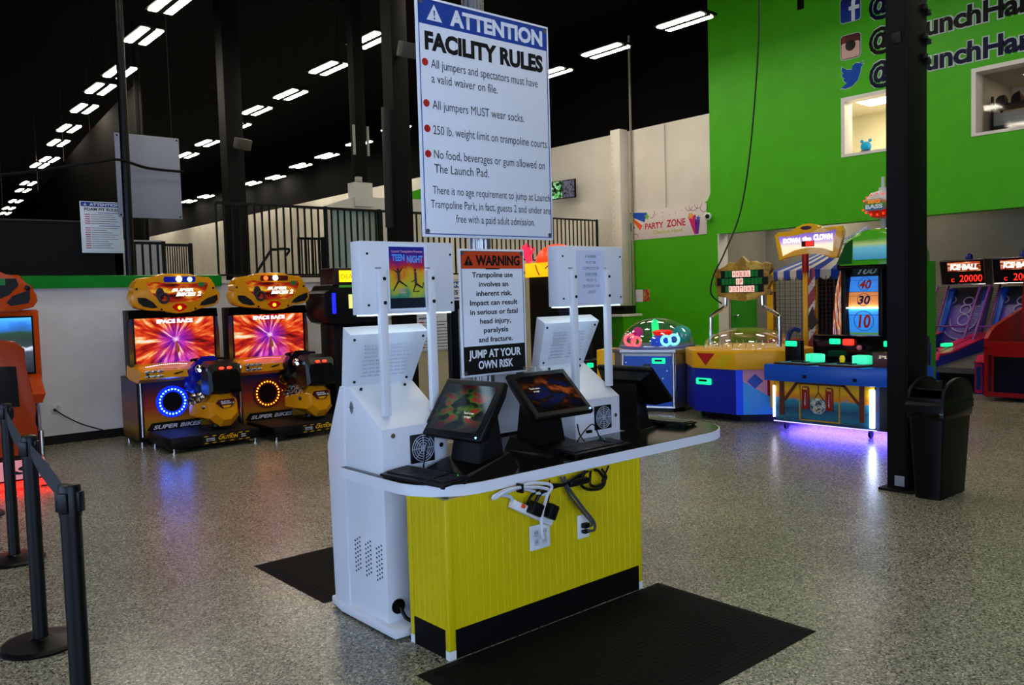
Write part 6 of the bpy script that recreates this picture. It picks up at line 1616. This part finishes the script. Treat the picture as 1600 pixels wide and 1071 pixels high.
# ------------------------------------------------------------------ ball lanes in the alcove
LANE = mat('lane_grey', '#5a5a58', .4)
PKM = mat('rail_pink', '#c8184a', .35)
def ball_lane(y, label, dig):
    t = thing('ball_lane', label, 'arcade machine', (12.9, y, 0), RW)
    w = .335
    MB().loft([[(-w, 0, .28), (w, 0, .28), (w, 0, .36), (-w, 0, .36)], [(-w, 2.2, .28), (w, 2.2, .28), (w, 2.2, .5), (-w, 2.2, .5)]]).build('lane', LANE, t, smooth=False)
    MB().box(-w+.02, w-.02, .1, 3.0, .02, .27).build('base', BLACK, t, smooth=False)
    for s in ((-1), (1)):
        x0 = s*w
        sd = MB().prism([(-.06, .0), (-.06, .44), (.04, .44), (.1, .52), (.5, .52), (2.3, .74), (2.3, 0)], x0-.06, x0+.06, 'x', .008).build('side_rail', NAVY, t)
        MB().prism([(-.062, .445), (.04, .445), (.1, .525), (.5, .525), (2.3, .745), (2.3, .765), (.5, .55), (.08, .55), (.02, .465), (-.062, .465)], x0-.075, x0+.075, 'x', .004).build('rail_cap', PKM, sd)
        MB().box(x0-.05, x0+.05, -.067, -.06, .02, .43).build('front_frame', PKM, sd, smooth=False)
        MB().box(x0-.032, x0+.032, -.07, -.066, .06, .40).build('front_plate', mat('plate_navy', '#143a8a', .35), sd, smooth=False)
    MB().box(w-.02, w+.1, .75, .95, .61, .66, .014).build('card_reader', LEDG, t)
    MB().cyl((w, .55, .56), (w, .55, .585), .035, seg=14).build('button', mat('button_blue', '#1a3a9a', .3), t)
    # target board: sloped, with rings
    tb = MB().loft([[(-w, 2.25, .52), (w, 2.25, .52), (w, 2.30, .50), (-w, 2.30, .50)], [(-w, 2.85, 1.52), (w, 2.85, 1.52), (w, 2.92, 1.5), (-w, 2.92, 1.5)]])
    tbo = tb.build('target_board', grad_mat('target_violet_'+dig, [(0, '#3a1a8a'), (.5, '#5a3ab0'), (.8, '#2a2a3a'), (1, '#2a2a30')], 2), t, smooth=False)
    sl = .6/1.0
    rg = MB()
    def ringpts(cx, zc, R, Rz, r, a0=0, a1=1):
        pts = []
        for k in range(25):
            a = 2*PI*(a0+(a1-a0)*k/24); z = zc+Rz*math.sin(a); pts.append((cx+R*math.cos(a), 2.25+(z-.52)*sl-.03, z))
        rg.tube(pts, r, 6)
    ringpts(0, .96, .09, .09, .012); ringpts(0, 1.14, .085, .075, .012); ringpts(0.02, 1.28, .08, .065, .012); ringpts(-.26, 1.3, .065, .055, .012)
    ringpts(0, .98, .22, .22, .012, .5, 1.0); ringpts(0, .95, .33, .32, .012, .45, 1.05)
    rg.build('ring', mat('ring_lilac', '#a89ad0', .3), tbo)
    MB().loft([[(-w, 2.2, .6), (-w+.06, 2.2, .6), (-w+.06, 2.3, .6), (-w, 2.3, .6)], [(-w, 2.75, 1.5), (-w+.1, 2.75, 1.5), (-w+.1, 2.85, 1.5), (-w, 2.85, 1.5)]]).loft([[(w-.06, 2.2, .6), (w, 2.2, .6), (w, 2.3, .6), (w-.06, 2.3, .6)], [(w-.1, 2.75, 1.5), (w, 2.75, 1.5), (w, 2.85, 1.5), (w-.1, 2.85, 1.5)]]).build('blue_cheek', BLUEP, t, smooth=False)
    cg = MB()
    for s in (-1, 1):
        x = s*(w+.01)
        cg.tube([(x, 1.55, .64), (x, 2.3, 1.55)], .02, 8).tube([(x, 2.15, .72), (x, 2.75, 1.55)], .02, 8)
    cg.tube([(-w-.01, 1.75, .88), (w+.01, 1.75, .88)], .015, 8)
    cg.build('cage_frame', PURPLE, t)
    mp = MB()
    for s in (-1, 1):
        x = s*(w+.01); mp.face([(x, 1.55, .64), (x, 2.15, .72), (x, 2.75, 1.55), (x, 2.3, 1.55)])
    mp.build('cage_mesh', mesh_mat('cage_net_'+dig, '#5a5058', 26., .16), t, smooth=False)
    hd = MB().loft([[(-w-.02, 2.5, 1.56), (w+.02, 2.5, 1.56), (w+.02, 2.8, 1.56), (-w-.02, 2.8, 1.56)], [(-w-.02, 2.4, 2.0), (w+.02, 2.4, 2.0), (w+.02, 2.8, 2.0), (-w-.02, 2.8, 2.0)]]).build('score_head', mat('head_dark', '#0c0a10', .25), t, smooth=False)
    fz = lambda z: 2.5-.1*(z-1.56)/.44-.004
    def tilt(o):
        for v in o.data.vertices: v.co.y = fz(v.co.z)+v.co.y
        return o
    tilt(MB().box(-w+.1, w-.04, -.002, 0, 1.80, 1.96).build('lit_strip', blobs_mat('ice_glow_'+dig, [(.35, '#6a0c0c'), (.5, '#d05020'), (.62, '#ffe0b8')], 2.5, .5, 2.), hd, smooth=False))
    tilt(lettering(hd, mat('ice_text', '#ffffff', .4, emit=1.0, ecol='#ffe8d0'), [('ICE BALL', -w+.14, w-.08, 1.83, .09)], -.006, bold=.05, slant=.2))
    tilt(lettering(hd, DIGIT, [(dig, -w+.28, w-.03, 1.62, .12), ('C', -w+.14, -w+.19, 1.62, .06)], -.006, bold=.0, slant=.1))
    ed = MB().tube([(-w-.02, fz(1.57), 1.57), (w+.02, fz(1.57), 1.57), (w+.02, fz(1.99), 1.99), (-w-.02, fz(1.99), 1.99), (-w-.02, fz(1.57), 1.57)], .014, 6).build('head_edge', CHROME, hd)
    MB().lathe([(.06, 0), (.06, .06), (.045, .09), (.01, .11)], (0.05, 2.6, 2.0), 16).build('beacon', mat('beacon_navy', '#0a1470', .15), t)
    return t
ball_lane(5.83, 'ball lane with full 20000 score head, left of the pair in the alcove', '20000')
ball_lane(4.99, 'ball lane partly hidden by the red basketball game', '20000 ')
# ------------------------------------------------------------------ red basketball game at the right edge
t = thing('basketball_game', 'red basketball game with black door at the right edge', 'arcade machine', (12.2, 4.36, 0), RW)
fr = MB().box(0, .05, 0, .05, .06, .72).box(.95, 1.0, 0, .05, .06, .72).box(.05, .95, 0, .05, .06, .12).box(.05, .95, 0, .05, .62, .72)
fr.build('front_frame', REDP, t, smooth=False)
MB().box(.02, .98, .02, 1.9, .05, .70).build('cabinet', mat('cab_maroon', '#4a0805', .4), t, smooth=False)
MB().box(.12, .88, .005, .02, .12, .60).build('door', BLACK, t, smooth=False)
MB().box(.1, .12, -.004, .03, .1, .62).box(.88, .9, -.004, .03, .1, .62).box(.12, .88, -.004, .03, .1, .12).box(.12, .88, -.004, .03, .6, .62).build('door_frame', REDP, t, smooth=False)
b = MB().prism([(.0, .70), (.0, .84), (.12, .93), (.3, 1.0), (1.8, 1.3), (1.9, 1.3), (1.9, .70)], .0, .05, 'x').prism([(.0, .70), (.0, .84), (.12, .93), (.3, 1.0), (1.8, 1.3), (1.9, 1.3), (1.9, .70)], .95, 1.0, 'x')
b.build('side_wall', REDP, t, smooth=False)
MB().box(.05, .95, .0, .06, .72, .80).build('ball_lip', REDP, t, smooth=False)
bk = MB().box(.14, 1.0, 1.0, 1.06, .8, 1.42).build('back_panel', REDP, t, smooth=False)
MB().box(.2, 1.0, .985, 1.0, 1.08, 1.3).build('notice_board', mat('notice_dark', '#151010', .4), bk, smooth=False)
MB().box(.24, .42, .975, .985, 1.1, 1.27).build('notice', mat('notice_grey', '#8a8480', .5), bk, smooth=False)
MB().prism([(.26, 1.27), (.4, 1.27), (.33, 1.32)], .972, .985, 'y').build('red_mark', mat('mark_red', '#c0241a', .4), bk, smooth=False)
b = MB()
for k in range(14): b.box(.16+.06*k, .175+.06*k, .98, 1.02, 1.42, 1.62)
b.box(.14, 1.0, .97, 1.03, 1.6, 1.64)
b.build('fence', REDP, t, smooth=False)
MB().tube([(.28, .95, 1.42), (.52, 1.0, 2.1), (.66, 1.02, 2.75)], .04, 8).tube([(.95, .95, 1.42), (1.0, 1.0, 2.75)], .04, 8).build('mast', REDP, t)
MB().ball((.36, .92, 1.85), .018, 8).ball((.33, .92, 1.7), .018, 8).build('mast_bolt', CHROME, t)
MB().box(.3, 1.0, 1.0, 1.05, 2.2, 2.8).build('backboard', mat('backboard_dark', '#1a0c0a', .4), t, smooth=False) if False else None
